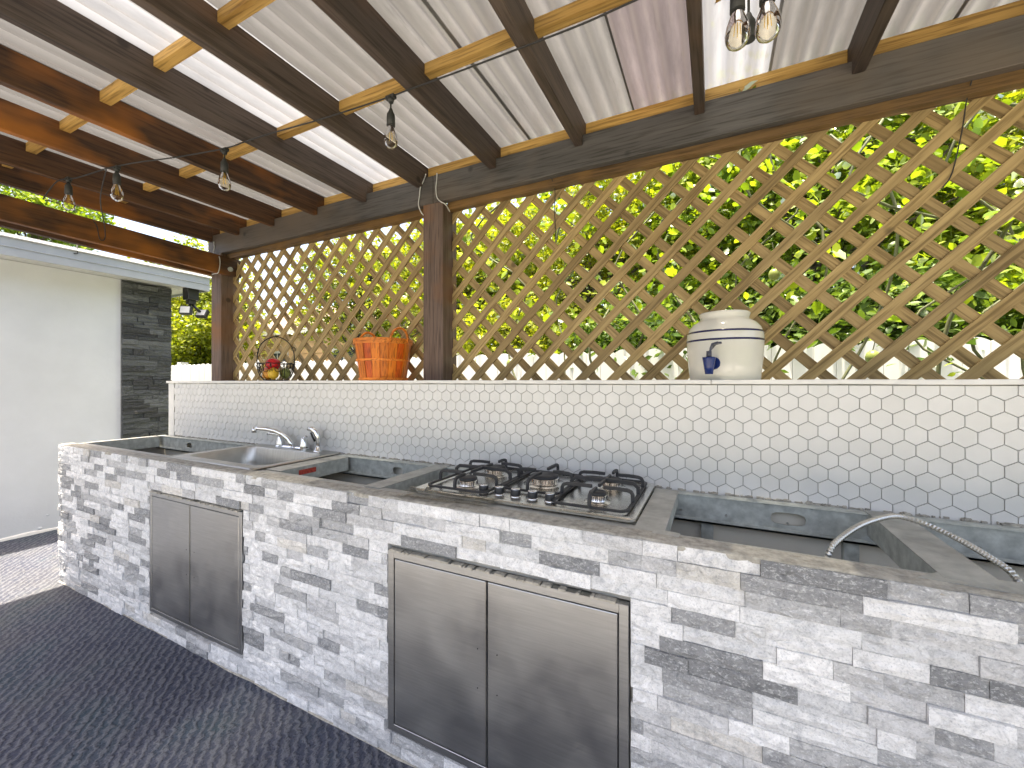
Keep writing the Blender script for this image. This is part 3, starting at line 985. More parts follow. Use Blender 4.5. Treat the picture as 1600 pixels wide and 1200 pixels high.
def grate(x0, x1, y0, y1, burners, mid):
    m = MB()
    fw = .0115
    loop = rrect(x0, x1, y0, y1, .03, .985, 4)
    m.bar([Vector(p) for p in loop] + [Vector(loop[0])], fw, .008)
    for bx, by, br in burners:
        r = br * .62
        for px, py in ((x0, by), (x1, by)):
            finger(m, px, py, bx, by, r)
        ya = y0 if by < (y0 + y1) / 2 or len(burners) == 1 else mid
        yb = mid if len(burners) == 2 and by < mid else y1
        for py in (ya, yb):
            if len(burners) == 2 and abs(py - mid) < 1e-6:
                d = 1 if by > mid else -1
                e = abs(by - mid) - r
                m.bar([(bx, mid, GT - .003), (bx, mid + d * e, GT - .003)], .0105, .0125)
            else: finger(m, bx, py, bx, by, r)
    if len(burners) == 2:
        m.bar([(x0, mid, .985), (x0 + .001, mid, GT - .018), (x0 + .018, mid, GT - .004), ((x0 + x1) / 2, mid, GT - .002), (x1 - .018, mid, GT - .004), (x1 - .001, mid, GT - .018), (x1, mid, .985)], .0115, .0135)
    return bev(put('grate', m, M['iron'], hob), .0015)
grate(-1.043, -.772, 1.335, 1.775, BURN[0:2], 1.552)
grate(-.760, -.518, 1.435, 1.775, BURN[2:3], 1.61)
grate(-.506, -.250, 1.335, 1.775, BURN[3:5], 1.560)
for i in range(5):
    kx = -.800 + .0685 * i; ky = 1.378
    k = put('knob', MB().lathe([(.0185, 0), (.0195, .003), (.0180, .021), (.0165, .023), (0, .023)], (kx, ky, .9795), 24), M['blackpl'], hob)
    put('knob_cap', MB().lathe([(.0172, .0), (.0168, .0022), (.0, .003)], (kx, ky, 1.0024), 24), M['knobtop'], k)
    put('collar', MB().lathe([(.022, 0), (.022, .002), (.016, .004)], (kx, ky, .9757), 24), M['chrome'], k)

# plastic film left on the corner of the cooktop
def film(x0, x1, y0, y1, seed, peaks, nx=34, ny=14):
    rr = np.random.default_rng(seed)
    ph = rr.uniform(0, 6.28, 12); fr = rr.uniform(12, 60, 12); an = rr.uniform(0, 6.28, 12)
    v = []; f = []
    for j in range(ny + 1):
        for i in range(nx + 1):
            u, w = i / nx, j / ny
            x = x0 + (x1 - x0) * u + rr.uniform(-.003, .003)
            y = y0 + (y1 - y0) * w + .035 * u * (1 - w) + rr.uniform(-.003, .003)
            z = .972
            wv = sum(math.sin(fr[k] * (x * math.cos(an[k]) + y * math.sin(an[k])) + ph[k]) for k in range(12))
            z += .0022 * abs(wv) * (1 - .5 * u) + rr.uniform(0, .0015)
            for (qx, qy, h, s) in peaks:
                z += h * math.exp(-((x - qx) ** 2 + (y - qy) ** 2) / s ** 2)
            if y > 1.288: z = max(z, .982)
            v.append((x, y, z))
    for j in range(ny):
        for i in range(nx):
            a = j * (nx + 1) + i
            f.append((a, a + 1, a + nx + 2)); f.append((a, a + nx + 2, a + nx + 1))
    return MB().add(v, f)
fm = put('plastic_film', film(-1.075, -.70, 1.192, 1.305, 5, [(-1.03, 1.245, .022, .016), (-.985, 1.27, .026, .014), (-1.06, 1.27, .016, .02)]), M['film'])
tag(fm, 'crumpled clear plastic film on the counter edge in front of the cooktop', 'plastic film')

# flexible steel conduit looping out of the open counter
cd = MB(); path = []
ctrl = [Vector(p) for p in ((.24, 1.33, .70), (.250, 1.315, .88), (.263, 1.302, .960), (.291, 1.34, .987), (.357, 1.42, 1.011), (.434, 1.50, 1.021), (.478, 1.53, 1.018), (.528, 1.52, 1.006), (.568, 1.46, .993), (.590, 1.38, .9815), (.602, 1.325, .968), (.608, 1.305, .93), (.612, 1.31, .80))]
def catmull(c, n):
    out = []
    for i in range(len(c) - 1):
        p0, p1, p2, p3 = c[max(i - 1, 0)], c[i], c[i + 1], c[min(i + 2, len(c) - 1)]
        for k in range(n):
            t = k / n
            out.append(.5 * ((2 * p1) + (p2 - p0) * t + (2 * p0 - 5 * p1 + 4 * p2 - p3) * t * t + (3 * p1 - p0 - 3 * p2 + p3) * t ** 3))
    out.append(c[-1]); return out
pp = catmull(ctrl, 60)
# resample evenly, two rings per corrugation
acc = [0]
for i in range(1, len(pp)): acc.append(acc[-1] + (pp[i] - pp[i - 1]).length)
tot = acc[-1]; nr = int(tot / .00225); pts = []; rad = []
j = 0
for i in range(nr + 1):
    d = tot * i / nr
    while j < len(acc) - 2 and acc[j + 1] < d: j += 1
    t = (d - acc[j]) / max(1e-9, acc[j + 1] - acc[j])
    pts.append(pp[j].lerp(pp[j + 1], t)); rad.append((.0076, .0076, .0058, .0058)[i % 4])
cd.tube(pts, rad, 10, False)
tag(put('steel_conduit', cd, M['condt']), 'ribbed flexible steel conduit arching out of the open counter frame', 'conduit')

# ================================================================== CROCK
KX, KY, KZ = .038, 1.958, 1.409
ck = thing('water_crock', (KX, KY, KZ), 'cream stoneware water crock with two navy stripes and blue spigot', 'water dispenser')
prof = [(0, .0), (.130, .0), (.134, .003), (.140, .06), (.1445, .12), (.1465, .165), (.1445, .192), (.136, .216), (.120, .236), (.103, .247), (.094, .252), (.0925, .258), (.096, .270), (.098, .277), (.094, .2815), (.088, .280), (.086, .26), (.10, .235), (.13, .20), (.13, .05), (0, .03)]
put('body', MB().lathe(prof, (KX, KY, KZ), 56), M['crock'], ck)
def rad_at(z):
    for (r0, z0), (r1, z1) in zip(prof[1:], prof[2:]):
        if z0 <= z <= z1 and z1 > z0: return r0 + (r1 - r0) * (z - z0) / (z1 - z0)
    return .14
for z in (.158, .193):
    put('stripe', MB().lathe([(rad_at(z) - .001, z), (rad_at(z) + .0007, z + .0004), (rad_at(z + .0085) + .0007, z + .0081), (rad_at(z + .0085) - .001, z + .0085)], (KX, KY, KZ), 56), M['navy'], ck)
ang = R(-90 - 17)
dx, dy = math.cos(ang), math.sin(ang)
def sp_(r, z, side=0): return (KX + dx * r - dy * side, KY + dy * r + dx * side, KZ + z)
put('spigot_nut', MB().tube([sp_(.128, .066), sp_(.152, .066)], .026, 20), M['bluepl'], ck)
spg = put('spigot', MB().tube([sp_(.148, .066), sp_(.180, .066)], .014, 14).lathe([(.0, .0), (.0145, .0), (.0185, .030), (.0235, .060), (.0235, .066), (.0, .066)], (sp_(.192, .022)), 20), M['bluepl'], ck)
put('lever', MB().tube([sp_(.192, .086), sp_(.192, .112)], .010, 10).bar([sp_(.190, .106), sp_(.186, .122, .006), sp_(.188, .138, .016), sp_(.196, .142, .040)], .024, .008), M['darkpl'], spg)

# ================================================================== BUSHEL BASKET
QX, QY, QZ = -1.860, 1.955, 1.409
bsk = thing('bushel_basket', (QX, QY, QZ), 'orange painted wooden bushel basket with looped handles on the ledge', 'basket')
r0, r1, bh = .137, .172, .252
NST = 20
for k in range(NST):
    a0 = 2 * PI * k / NST + .01; a1 = 2 * PI * (k + 1) / NST - .01
    off = .0 if k % 2 else .0025
    put('stave', MB().lathe([(r0 + off, .004), (r0 + .018 + off, .13), (r1 + off, bh - .004), (r1 + off - .004, bh - .004), (r0 + .014 + off, .13), (r0 + off - .004, .004), (r0 + off, .004)], (QX, QY, QZ), 3, False, a0, a1), M['orange'] if random.random() < .6 else M['orange2'], bsk)
put('bottom', MB().lathe([(0, .002), (r0 - .002, .002), (r0 - .002, .010), (0, .010)], (QX, QY, QZ), 32, False), M['orange'], bsk)
for z, hh in ((.002, .016), (.118, .013), (bh - .030, .032)):
    ra = r0 + (r1 - r0) * (z / bh) + .0045; rb = r0 + (r1 - r0) * ((z + hh) / bh) + .0045
    put('hoop', MB().lathe([(ra, z), (ra + .004, z), (rb + .004, z + hh), (rb, z + hh), (ra, z)], (QX, QY, QZ), 40, False), M['orangeh'], bsk)
for sgn, yaw in ((-1, R(-14)), (1, R(-14))):
    pts_ = []
    for k in range(15):
        t = PI * k / 14
        w = .060 * math.cos(t); hgt = .082 * math.sin(t) ** .8
        bx_ = sgn * (r1 - .004 + .010 * math.sin(t)); by_ = w
        pts_.append((QX + bx_ * math.cos(yaw) - by_ * math.sin(yaw), QY + bx_ * math.sin(yaw) + by_ * math.cos(yaw), QZ + bh - .02 + hgt))
    m = MB(); lo = []
    for p in pts_:
        c, s = math.cos(yaw) * sgn, math.sin(yaw) * sgn
        lo.append([(p[0] - c * .003, p[1] - s * .003, p[2]), (p[0] + c * .003, p[1] + s * .003, p[2]), (p[0] + c * .003, p[1] + s * .003, p[2] + .001), (p[0] - c * .003, p[1] - s * .003, p[2] + .001)])
    m.tube(pts_, .0075, 8)
    put('handle', m, M['orangeh'], bsk)

# ================================================================== WIRE FRUIT BASKET
WX, WY, WZ = -2.868, 1.930, 1.409
wb = thing('wire_basket', (WX, WY, WZ), 'black wire fruit basket with tall arched handle on the ledge', 'basket')
m = MB()
def ringpts(r, z, n=40, wob=0):
    return [(WX + (r + wob * math.sin(k * 1.9)) * math.cos(2 * PI * k / n), WY + (r + wob * math.sin(k * 1.9)) * math.sin(2 * PI * k / n), WZ + z) for k in range(n + 1)]
m.tube(ringpts(.075, .004), .004, 6); m.tube(ringpts(.045, .004), .003, 6)
put('base_ring', m, M['wire'], wb)
put('rim', MB().tube(ringpts(.122, .125, 40, .004), .0032, 6), M['wire'], wb)
m = MB()
for k in range(18):
    a = 2 * PI * k / 18
    tw = .16 if k % 2 else -.16
    m.tube([(WX + r_ * math.cos(a + tw * q_), WY + r_ * math.sin(a + tw * q_), WZ + z_) for r_, z_, q_ in ((.075, .004, 0), (.098, .03, .3), (.114, .07, .7), (.122, .125, 1))], .0022, 6)
put('ribs', m, M['wire'], wb)
m = MB()
for k in range(9):
    a = 2 * PI * k / 9 + .2
    for s_ in (0, 1):
        c_ = (.112, .082) if s_ == 0 else (.119, .112)
        pts_ = []
        for q in range(13):
            t = 2 * PI * q / 12
            aa = a + .17 * math.cos(t) + s_ * .18
            pts_.append((WX + c_[0] * math.cos(aa), WY + c_[0] * math.sin(aa), WZ + c_[1] + .019 * math.sin(t)))
        m.tube(pts_, .002, 5, True, False)
put('scrolls', m, M['wire'], wb)
m = MB(); HC, HS = math.cos(R(52)), math.sin(R(52))
for dyy in (-.006, .006):
    pts_ = []
    for k in range(25):
        t = PI * k / 24
        rr_ = .119 * math.cos(t) * (1 + .10 * math.sin(2 * t) ** 2); off_ = dyy * math.cos(k * .9)
        pts_.append((WX + rr_ * HC - off_ * HS, WY + rr_ * HS + off_ * HC, WZ + .10 + .222 * math.sin(t) ** .85))
    m.tube(pts_, .0036, 6)
for tx, tz in ((-.118, .19), (.112, .235), (.124, .15)):
    m.tube([(WX + (tx + .016 * math.cos(2 * PI * q / 12)) * HC, WY + (tx + .016 * math.cos(2 * PI * q / 12)) * HS, WZ + tz + .014 * math.sin(2 * PI * q / 12)) for q in range(13)], .0018, 5, True, False)
put('arched_handle', m, M['wire'], wb)

def fruit(name, c, r, mat, label, cat, squash=1.0, dimple=True, tip=0.0):
    prof = []
    for k in range(17):
        t = -PI / 2 + PI * k / 16
        rr_ = r * math.cos(t); z = r * squash * math.sin(t)
        if dimple and k > 12: z -= r * .22 * ((k - 12) / 4) ** 2
        if tip and (k == 16 or k == 0): z *= 1 + tip
        prof.append((max(rr_, .0004), z))
    m = MB().lathe(prof, c, 24)
    o = put(name, m, mat)
    tag(o, label, cat)
    if dimple:
        put('stalk', MB().tube([(c[0], c[1], c[2] + r * squash * .66), (c[0] + .004, c[1], c[2] + r * squash * 1.12)], .0018, 6), M['bark'], o)
    return o
fruit('apple', (WX + .012, WY - .030, WZ + .121), .048, M['red'], 'shiny red apple on top of the fruit in the wire basket', 'apple', .95)
fruit('apple', (WX - .034, WY - .026, WZ + .072), .040, M['pink'], 'pinkish apple lying under the red apple in the wire basket', 'apple', .95)
fruit('lemon', (WX + .056, WY - .058, WZ + .052), .036, M['yellow'], 'bright yellow lemon at the edge of the wire basket', 'lemon', 1.12, False, .12)
fruit('orange', (WX + .000, WY - .060, WZ + .046), .038, M['amber'], 'orange fruit at the bottom of the wire basket', 'orange', 1.0, False)
fruit('lemon', (WX - .062, WY - .018, WZ + .104), .030, M['yellow'], 'small yellow lemon beside the pinkish apple in the wire basket', 'lemon', 1.1, False, .1)
fruit('lime', (WX + .045, WY + .040, WZ + .056), .038, M['green'], 'green fruit at the back of the wire basket', 'fruit', 1.05, False)

# ================================================================== STRING LIGHTS
sl = thing('string_light', (-1.2, 1.3, 2.59), 'black cable string of hanging clear bulbs under the rafters', 'string lights')
cpts = [(.75, 1.29, 2.596), (.30, 1.31, 2.596), (-.06, 1.325, 2.596), (-.21, 1.325, 2.596), (-.40, 1.335, 2.596), (-.62, 1.333, 2.596), (-.85, 1.33, 2.596), (-1.10, 1.322, 2.596), (-1.22, 1.319, 2.596), (-1.45, 1.305, 2.596), (-1.64, 1.29, 2.596),
        (-1.9, 1.262, 2.596), (-2.10, 1.247, 2.596), (-2.25, 1.237, 2.596), (-2.575, 1.17, 2.596), (-2.80, 1.11, 2.596), (-2.97, 1.075, 2.596), (-3.07, 1.06, 2.596), (-3.30, 1.02, 2.58), (-3.51, 1.00, 2.596), (-3.69, .99, 2.52)]
put('cable', MB().tube(catmull([Vector(p) for p in cpts], 5), .0034, 7), M['cable'], sl)
def lamp(x, y, z, drop, tilt=(0, 0), body=True, s=1.0):
    ax, ay = tilt
    def P(d): return (x + ax * d, y + ay * d, z - d)
    so = MB()
    so.tube([P(0), P(.02)], [.016 * s, .010 * s], 8); so.box(x - .022, x + .022, y - .010, y + .010, z - .006, z + .008)
    so.tube([P(.015), P(drop)], .0035, 7)
    so.tube([P(drop - .012), P(drop), P(drop + .012), P(drop + .060)], [.006 * s, .010 * s, .0165 * s, .0175 * s], 14)
    o = put('socket', so, M['socket'], sl)
    if body:
        prof = [(.0125, .058), (.014, .066), (.019, .080), (.0255, .098), (.0285, .115), (.0275, .130), (.022, .143), (.012, .151), (.0005, .153)]
        lo = []
        for r_, d_ in prof:
            d = drop + d_; c = P(d)
            lo.append([(c[0] + r_ * s * math.cos(2 * PI * k / 20), c[1] + r_ * s * math.sin(2 * PI * k / 20), c[2]) for k in range(20)])
        b = put('bulb', MB().loft(lo, True), M['bulb'], sl)
        fm_ = MB()
        for k in range(4):
            a = PI / 2 * k
            fm_.tube([(P(drop + .062)[0] + .003 * math.cos(a), P(drop + .062)[1] + .003 * math.sin(a), P(drop + .062)[2]), (P(drop + .12)[0] + .008 * math.cos(a), P(drop + .12)[1] + .008 * math.sin(a), P(drop + .12)[2])], .0008, 4)
        put('filament', fm_, M['yellow'], b)
lamp(-1.215, 1.320, 2.590, .058)
lamp(-2.25, 1.238, 2.586, .052)
lamp(-2.97, 1.076, 2.586, .030, (.02, .0))
lamp(-3.385, 1.010, 2.586, .030, (.02, .0))
lamp(.052, 1.168, 2.560, .175, (.0, .0))
lamp(.112, 1.180, 2.575, .185, (.02, .0))
lamp(.085, 1.30, 2.585, .185, (0, 0), False)
# loose cable tail near the side beam
tl = [Vector(p) for p in ((-3.05, 1.06, 2.59), (-3.30, 1.12, 2.50), (-3.60, 1.24, 2.45), (-3.685, 1.275, 2.39), (-3.69, 1.268, 2.355), (-3.688, 1.248, 2.36), (-3.69, 1.235, 2.44), (-3.70, 1.22, 2.47))]
put('cable_tail', MB().tube(catmull(tl, 6), .0028, 6), M['cable'], sl)
# pale wires tied round beam and posts
def wire(pts_, label):
    tag(put('wire_tie', MB().tube(catmull([Vector(p) for p in pts_], 6), .0034, 7), M['whitewire']), label, 'wire')
YF = BY - .006
wire([(-1.56, YF - .03, 2.655), (-1.60, YF, 2.638), (-1.625, YF, 2.60), (-1.632, YF, 2.55), (-1.640, YF, 2.505), (-1.632, YF, 2.47), (-1.612, YF, 2.435), (-1.612, YF + .03, 2.43)], 'pale twisted wire left of the middle post, looped over the beam')
wire([(-1.50, YF, 2.66), (-1.502, YF, 2.62), (-1.508, YF, 2.57), (-1.500, YF, 2.515), (-1.475, YF, 2.485), (-1.452, YF + .02, 2.47), (-1.448, YF + .06, 2.44)], 'pale twisted wire down the beam above the middle post face')
wire([(-3.835, YF, 2.60), (-3.825, YF, 2.55), (-3.80, YF - .02, 2.49), (-3.72, YF - .03, 2.459), (-3.692, YF - .03, 2.43), (-3.690, YF - .03, 2.37), (-3.694, YF - .04, 2.31), (-3.74, YF - .04, 2.306), (-3.80, YF - .03, 2.31)], 'pale twisted wire knotted round the end post by the house')

for k, (hx_, zb, lab) in enumerate(((-.78, 2.235, 'thin black wire hanging from the beam near the middle post'), (.835, 2.19, 'thin black wire hanging over the lattice at its far end from the house'))):
    tag(put('hanging_wire', MB().tube(catmull([Vector(p) for p in ((hx_, BY + .035, 2.49), (hx_ + .003, LY - .02, 2.44), (hx_ - .004, LY - .008, 2.34), (hx_ + (.0 if k == 0 else -.03), LY - .006, zb), (hx_ + (.002 if k == 0 else -.055), LY - .005, zb - .05))], 5), .0022, 6), M['cable']), lab, 'wire')

# ================================================================== HOUSE (white wall, stone corner, eave)
house = thing('house', (-5.6, -2, 0), 'white stucco house wall with grey fascia and dark stone corner', 'house')
HXW = -5.58
put('wall', MB().box(-9.5, HXW, -9, 2.485, 0, 2.475), M['whitewall'], house)
# ragged white base line
m = MB(); lo = []
for i in range(60):
    y = -2 + 4.05 * i / 59
    e = random.uniform(0, .012)
    lo.append([(HXW, y, .0), (HXW + .010 + e, y, .0), (HXW + .006 + e * .6, y, .022 + e), (HXW, y, .03 + e)])
put('base_line', m.loft(lo, False, True, True), M['whitewood'], house)
bl = MB()
for i in range(34):
    y = random.uniform(-.2, 1.95); z = abs(random.gauss(0, .16)) + .04
    r_ = random.uniform(.006, .018)
    bl.lathe([(r_, 0), (r_ * .8, r_ * .3), (.0005, r_ * .42)], (0, 0, 0), 8)
    n8 = 24
    for q in range(len(bl.v) - n8, len(bl.v)):
        x_, y_, z_ = bl.v[q]
        bl.v[q] = (HXW + z_ * .8, y + x_, z + y_ * .7)
stuff(put('paint_blisters', bl, M['whitewall'], house))
# stone veneer at the corner
SY0, SY1 = 2.052, 2.488
put('veneer_backing', MB().box(HXW + .0005, HXW + .012, SY0, SY1, 0, 2.47), M['grout'], house)
SLT = [(.045, .050, .052), (.062, .068, .070), (.085, .092, .093), (.12, .128, .13), (.038, .040, .042)]
z = .002
while z < 2.46:
    hgt = random.choice((.034, .045, .05, .058, .066))
    if z + hgt > 2.468: hgt = 2.468 - z
    y = SY0 + .002
    while y < SY1 - .02:
        L = random.choice((.09, .13, .18, .23, .30))
        if SY1 - (y + L) < .05: L = SY1 - y
        b = brick_mb(L - .003, hgt - .003, 4, random.choice(SLT), .006, random.uniform(-.004, .014), random.randrange(99999))
        b.v = [(HXW + .012 - yy, y + xx, z + zz) for xx, yy, zz in b.v]
        b.f = [tuple(reversed(f)) for f in b.f] if False else b.f
        put('veneer_stone', b, M['slate'], house)
        y += L
    z += hgt
# eave: soffit, fascia with drip lines, roof
EX = -5.255; EY = 2.73
put('soffit', MB().box(-9.5, EX - .012, -9, EY - .012, 2.478, 2.490), M['soffit'], house)
gr = MB()
for i in range(6):
    y = 2.50 + .04 * i
    gr.box(-5.62, EX - .014, y, y + .004, 2.4765, 2.4795)
put('soffit_groove', gr, M['grout'], house)
put('fascia', MB().prism([(EX - .011, 2.452), (EX, 2.452), (EX, 2.520), (EX + .008, 2.524), (EX + .008, 2.530), (EX - .002, 2.534), (EX - .002, 2.60), (EX - .011, 2.60)], -9, EY, 'y'), M['fascia'], house)
put('drip_edge', MB().prism([(EX - .012, 2.602), (EX + .018, 2.602), (EX + .022, 2.608), (EX + .018, 2.620), (EX - .012, 2.624)], -9, EY + .01, 'y'), M['vinyl'], house)
put('end_fascia', MB().box(-9.5, EX - .0115, EY - .0115, EY, 2.452, 2.60), M['fascia'], house)
put('roof', MB().prism([(EX - .02, 2.6245), (EX - .02, 2.640), (-9.5, 3.25), (-9.5, 3.2)], -9, EY, 'y'), M['roofing'], house)
bkt = MB(); bkt.tube([(EX + .010, 1.62, 2.66), (EX + .016, 1.62, 2.60), (EX + .012, 1.625, 2.58), (EX + .004, 1.60, 2.575)], .004, 6)
put('cable_hook', bkt, M['cable'], house)

fl = thing('flood_light', (-5.38, 2.60, 2.47), 'black twin-head security flood light under the eave corner', 'flood light')
bev(put('mount', MB().box(-5.44, -5.32, 2.545, 2.655, 2.335, 2.477).box(-5.42, -5.34, 2.565, 2.635, 2.29, 2.335), M['blackpl'], fl), .004)
def head(cx, cy, cz, rz, tilt):
    m = MB()
    w, hh, d = .058, .05, .024
    M3 = Matrix.Rotation(rz, 4, 'Z') @ Matrix.Rotation(tilt, 4, 'X')
    def tr(p): q = M3 @ Vector(p); return (cx + q.x, cy + q.y, cz + q.z)
    m.box(-w, w, -d, d, -hh, hh); m.v = [tr(p) for p in m.v]
    h_ = bev(put('lamp_head', m, M['blackpl'], fl), .006, 2)
    l_ = MB().box(-w + .012, w - .012, -d - .003, -d + .004, -hh + .012, hh - .012); l_.v = [tr(p) for p in l_.v]
    put('lens', l_, M['lens'], h_)
    put('arm', MB().tube([(cx, cy, cz), (-5.38, 2.60, 2.30)], .014, 10), M['blackpl'], fl)
head(-5.355, 2.540, 2.210, R(38), R(-14))
head(-5.355, 2.705, 2.195, R(28), R(-30))

# ================================================================== FENCE
FYF = 4.2
fence = thing('vinyl_fence', (-2, FYF, 0), 'white vinyl privacy fence with scalloped picket tops beyond the lattice', 'fence')
PW = .150
pk = [(0, 0), (PW - .003, 0), (PW - .003, 1.735)]
for k in range(1, 8):
    t = k / 8
    pk.append(((PW - .003) * (1 - t), 1.735 + .030 * math.sin(PI * t)))
pk.append((0, 1.735))
pkm = MB().prism(pk, 0, .022, 'y').mesh('picket')
for i in range(-96, 40):
    x = i * PW
    put('picket', pkm, M['vinyl'], fence, (x, FYF + random.uniform(-.002, .002), -.04 + random.uniform(-.006, .006)))
put('rail', MB().box(-14.5, 6, FYF + .025, FYF + .06, .35, .44), M['vinyl'], fence)
put('rail', MB().box(-14.5, 6, FYF + .025, FYF + .06, 1.45, 1.54), M['vinyl'], fence)
for i in range(-6, 3):
    px = i * 2.4 + .3
    put('fence_post', MB().box(px, px + .13, FYF + .062, FYF + .19, -.05, 1.78), M['vinyl'], fence)

# ================================================================== NEIGHBOUR HOUSE
nh = thing('neighbour_house', (-12.2, 10.5, 0), 'tan sided neighbouring house with brown roof beyond the fence', 'house')
put('wall', MB().box(-17, -9.2, 9.5, 15, -.05, 3.2), M['siding'], nh)
for i in range(16):
    put('siding_board', MB().prism([(9.5, .1 + i * .19), (9.475, .1 + i * .19), (9.487, .285 + i * .19), (9.5, .285 + i * .19)], -17, -9.2, 'x'), M['siding'], nh)
rf = put('roof', MB().prism([(9.38, 3.22), (12.2, 4.6), (15.5, 3.15), (15.5, 3.05), (9.38, 3.12)], -17.4, -8.8, 'x'), M['tilered'], nh)
put('eave_board', MB().box(-17.4, -8.8, 9.345, 9.375, 3.06, 3.24), M['vinyl'], nh)
for wx in (-11.2, -14.5):
    w_ = put('window', MB().box(wx, wx + 1.1, 9.44, 9.474, 1.3, 2.5), M['vinyl'], nh)
    put('pane', MB().box(wx + .08, wx + .52, 9.43, 9.439, 1.38, 2.42), M['glass'], w_)
    put('pane', MB().box(wx + .58, wx + 1.02, 9.43, 9.439, 1.38, 2.42), M['glass'], w_)

# ================================================================== PLANTS
def leaf_mesh(name, pos, size, tone, droop=.5, width=.26, normal_bias=None, seed=0):
    """many folded six-point leaves, numpy"""
    rg = np.random.default_rng(seed)
    n = len(pos)
    d = rg.normal(size=(n, 3)); d[:, 2] = d[:, 2] * .6 - droop
    d /= np.linalg.norm(d, axis=1, keepdims=True)
    a = rg.normal(size=(n, 3)); a[:, 2] += 1.2
    s = np.cross(d, a); s /= np.linalg.norm(s, axis=1, keepdims=True) + 1e-9
    u = np.cross(s, d)
    L = size[:, None]
    tpl = [(0, 0, 0), (.28, width * .85, .05), (.62, width, .06), (1, 0, -.05), (.62, -width, .06), (.28, -width * .85, .05), (.5, 0, 0)]
    V = np.stack([pos + L * (t[0] * d + t[1] * s + t[2] * u) for t in tpl], 1).reshape(-1, 3)
    base = (np.arange(n) * 7)[:, None]
    q = np.concatenate([base + np.array([0, 1, 2, 6]), base + np.array([6, 2, 3, 3]), base + np.array([0, 6, 4, 5]), base + np.array([6, 3, 4, 4])])
    A = np.concatenate([base + np.array([[0, 1, 2]]), base + np.array([[0, 2, 6]]), base + np.array([[6, 2, 3]]), base + np.array([[0, 6, 5]]), base + np.array([[6, 4, 5]]), base + np.array([[6, 3, 4]])])
    me = bpy.data.meshes.new(name)
    me.vertices.add(len(V)); me.vertices.foreach_set('co', V.astype(np.float32).ravel())
    nt_ = len(A)
    me.loops.add(nt_ * 3); me.loops.foreach_set('vertex_index', A.astype(np.int32).ravel())
    me.polygons.add(nt_); me.polygons.foreach_set('loop_start', (np.arange(nt_) * 3).astype(np.int32))
    me.polygons.foreach_set('loop_total', np.full(nt_, 3, np.int32))
    me.update(calc_edges=True)
    at = me.attributes.new('tone', 'FLOAT_COLOR', 'POINT')
    tt = np.repeat(tone, 7)
    at.data.foreach_set('color', np.stack([tt, tt, tt, np.ones_like(tt)], 1).astype(np.float32).ravel())
    return me

def tree(name, x, y, h, rx, ry, rz, cz, nclump, nleaf, lsize, mat, label, cat='tree', seed=1, width=.26, group=None, trunk_r=.09, shells=.55):
    rg = np.random.default_rng(seed)
    t = thing(name, (x, y, -.06), label, cat, group)
    # trunk and limbs
    tr = MB()
    top = cz - rz * .25
    tp = [(x, y, -.1), (x + rg.uniform(-.1, .1), y + rg.uniform(-.1, .1), top * .4), (x + rg.uniform(-.2, .2), y + rg.uniform(-.2, .2), top * .75), (x + rg.uniform(-.2, .2), y, top), (x, y, cz + rz * .5)]
    tp = catmull([Vector(p) for p in tp], 4)
    tr.tube(tp, [trunk_r * (1 - .8 * i / (len(tp) - 1)) for i in range(len(tp))], 9)
    put('trunk', tr, M['bark'], t)
    C = []
    while len(C) < nclump:
        p = rg.uniform(-1, 1, 3)
        r_ = np.linalg.norm(p)
        if r_ > 1 or r_ < rg.uniform(0, shells): continue
        C.append(p)
    C = np.array(C) * np.array([rx, ry, rz]) * rg.uniform(.85, 1.12, (nclump, 1)) + np.array([x, y, cz])
    lm = MB()
    for c in C[: min(nclump, 46)]:
        st_ = tp[int(rg.uniform(.35, 1) * (len(tp) - 1))]
        mid = st_.lerp(Vector(c), .5) + Vector((rg.uniform(-.12, .12), rg.uniform(-.12, .12), rg.uniform(.0, .2)))
        pts_ = catmull([st_, mid, Vector(c)], 3)
        r0_ = trunk_r * .32
        lm.tube(pts_, [r0_ * (1 - .85 * i / (len(pts_) - 1)) for i in range(len(pts_))], 5)
    put('limbs', lm, M['bark'], t)
    k = rg.integers(0, nclump, nleaf)
    sp_c = rg.uniform(.12, .34, nclump)[k][:, None]
    pos = C[k] + rg.normal(size=(nleaf, 3)) * sp_c * np.array([1, 1, .75])
    tone_c = rg.uniform(.1, .75, nclump)[k]
    tone = np.clip(tone_c + rg.normal(size=nleaf) * .2, 0, 1)
    size = lsize * rg.uniform(.6, 1.25, nleaf)
    stuff(put('crown', leaf_mesh('crown', pos, size, tone, .35, width, None, seed + 5), mat, t))
    return t

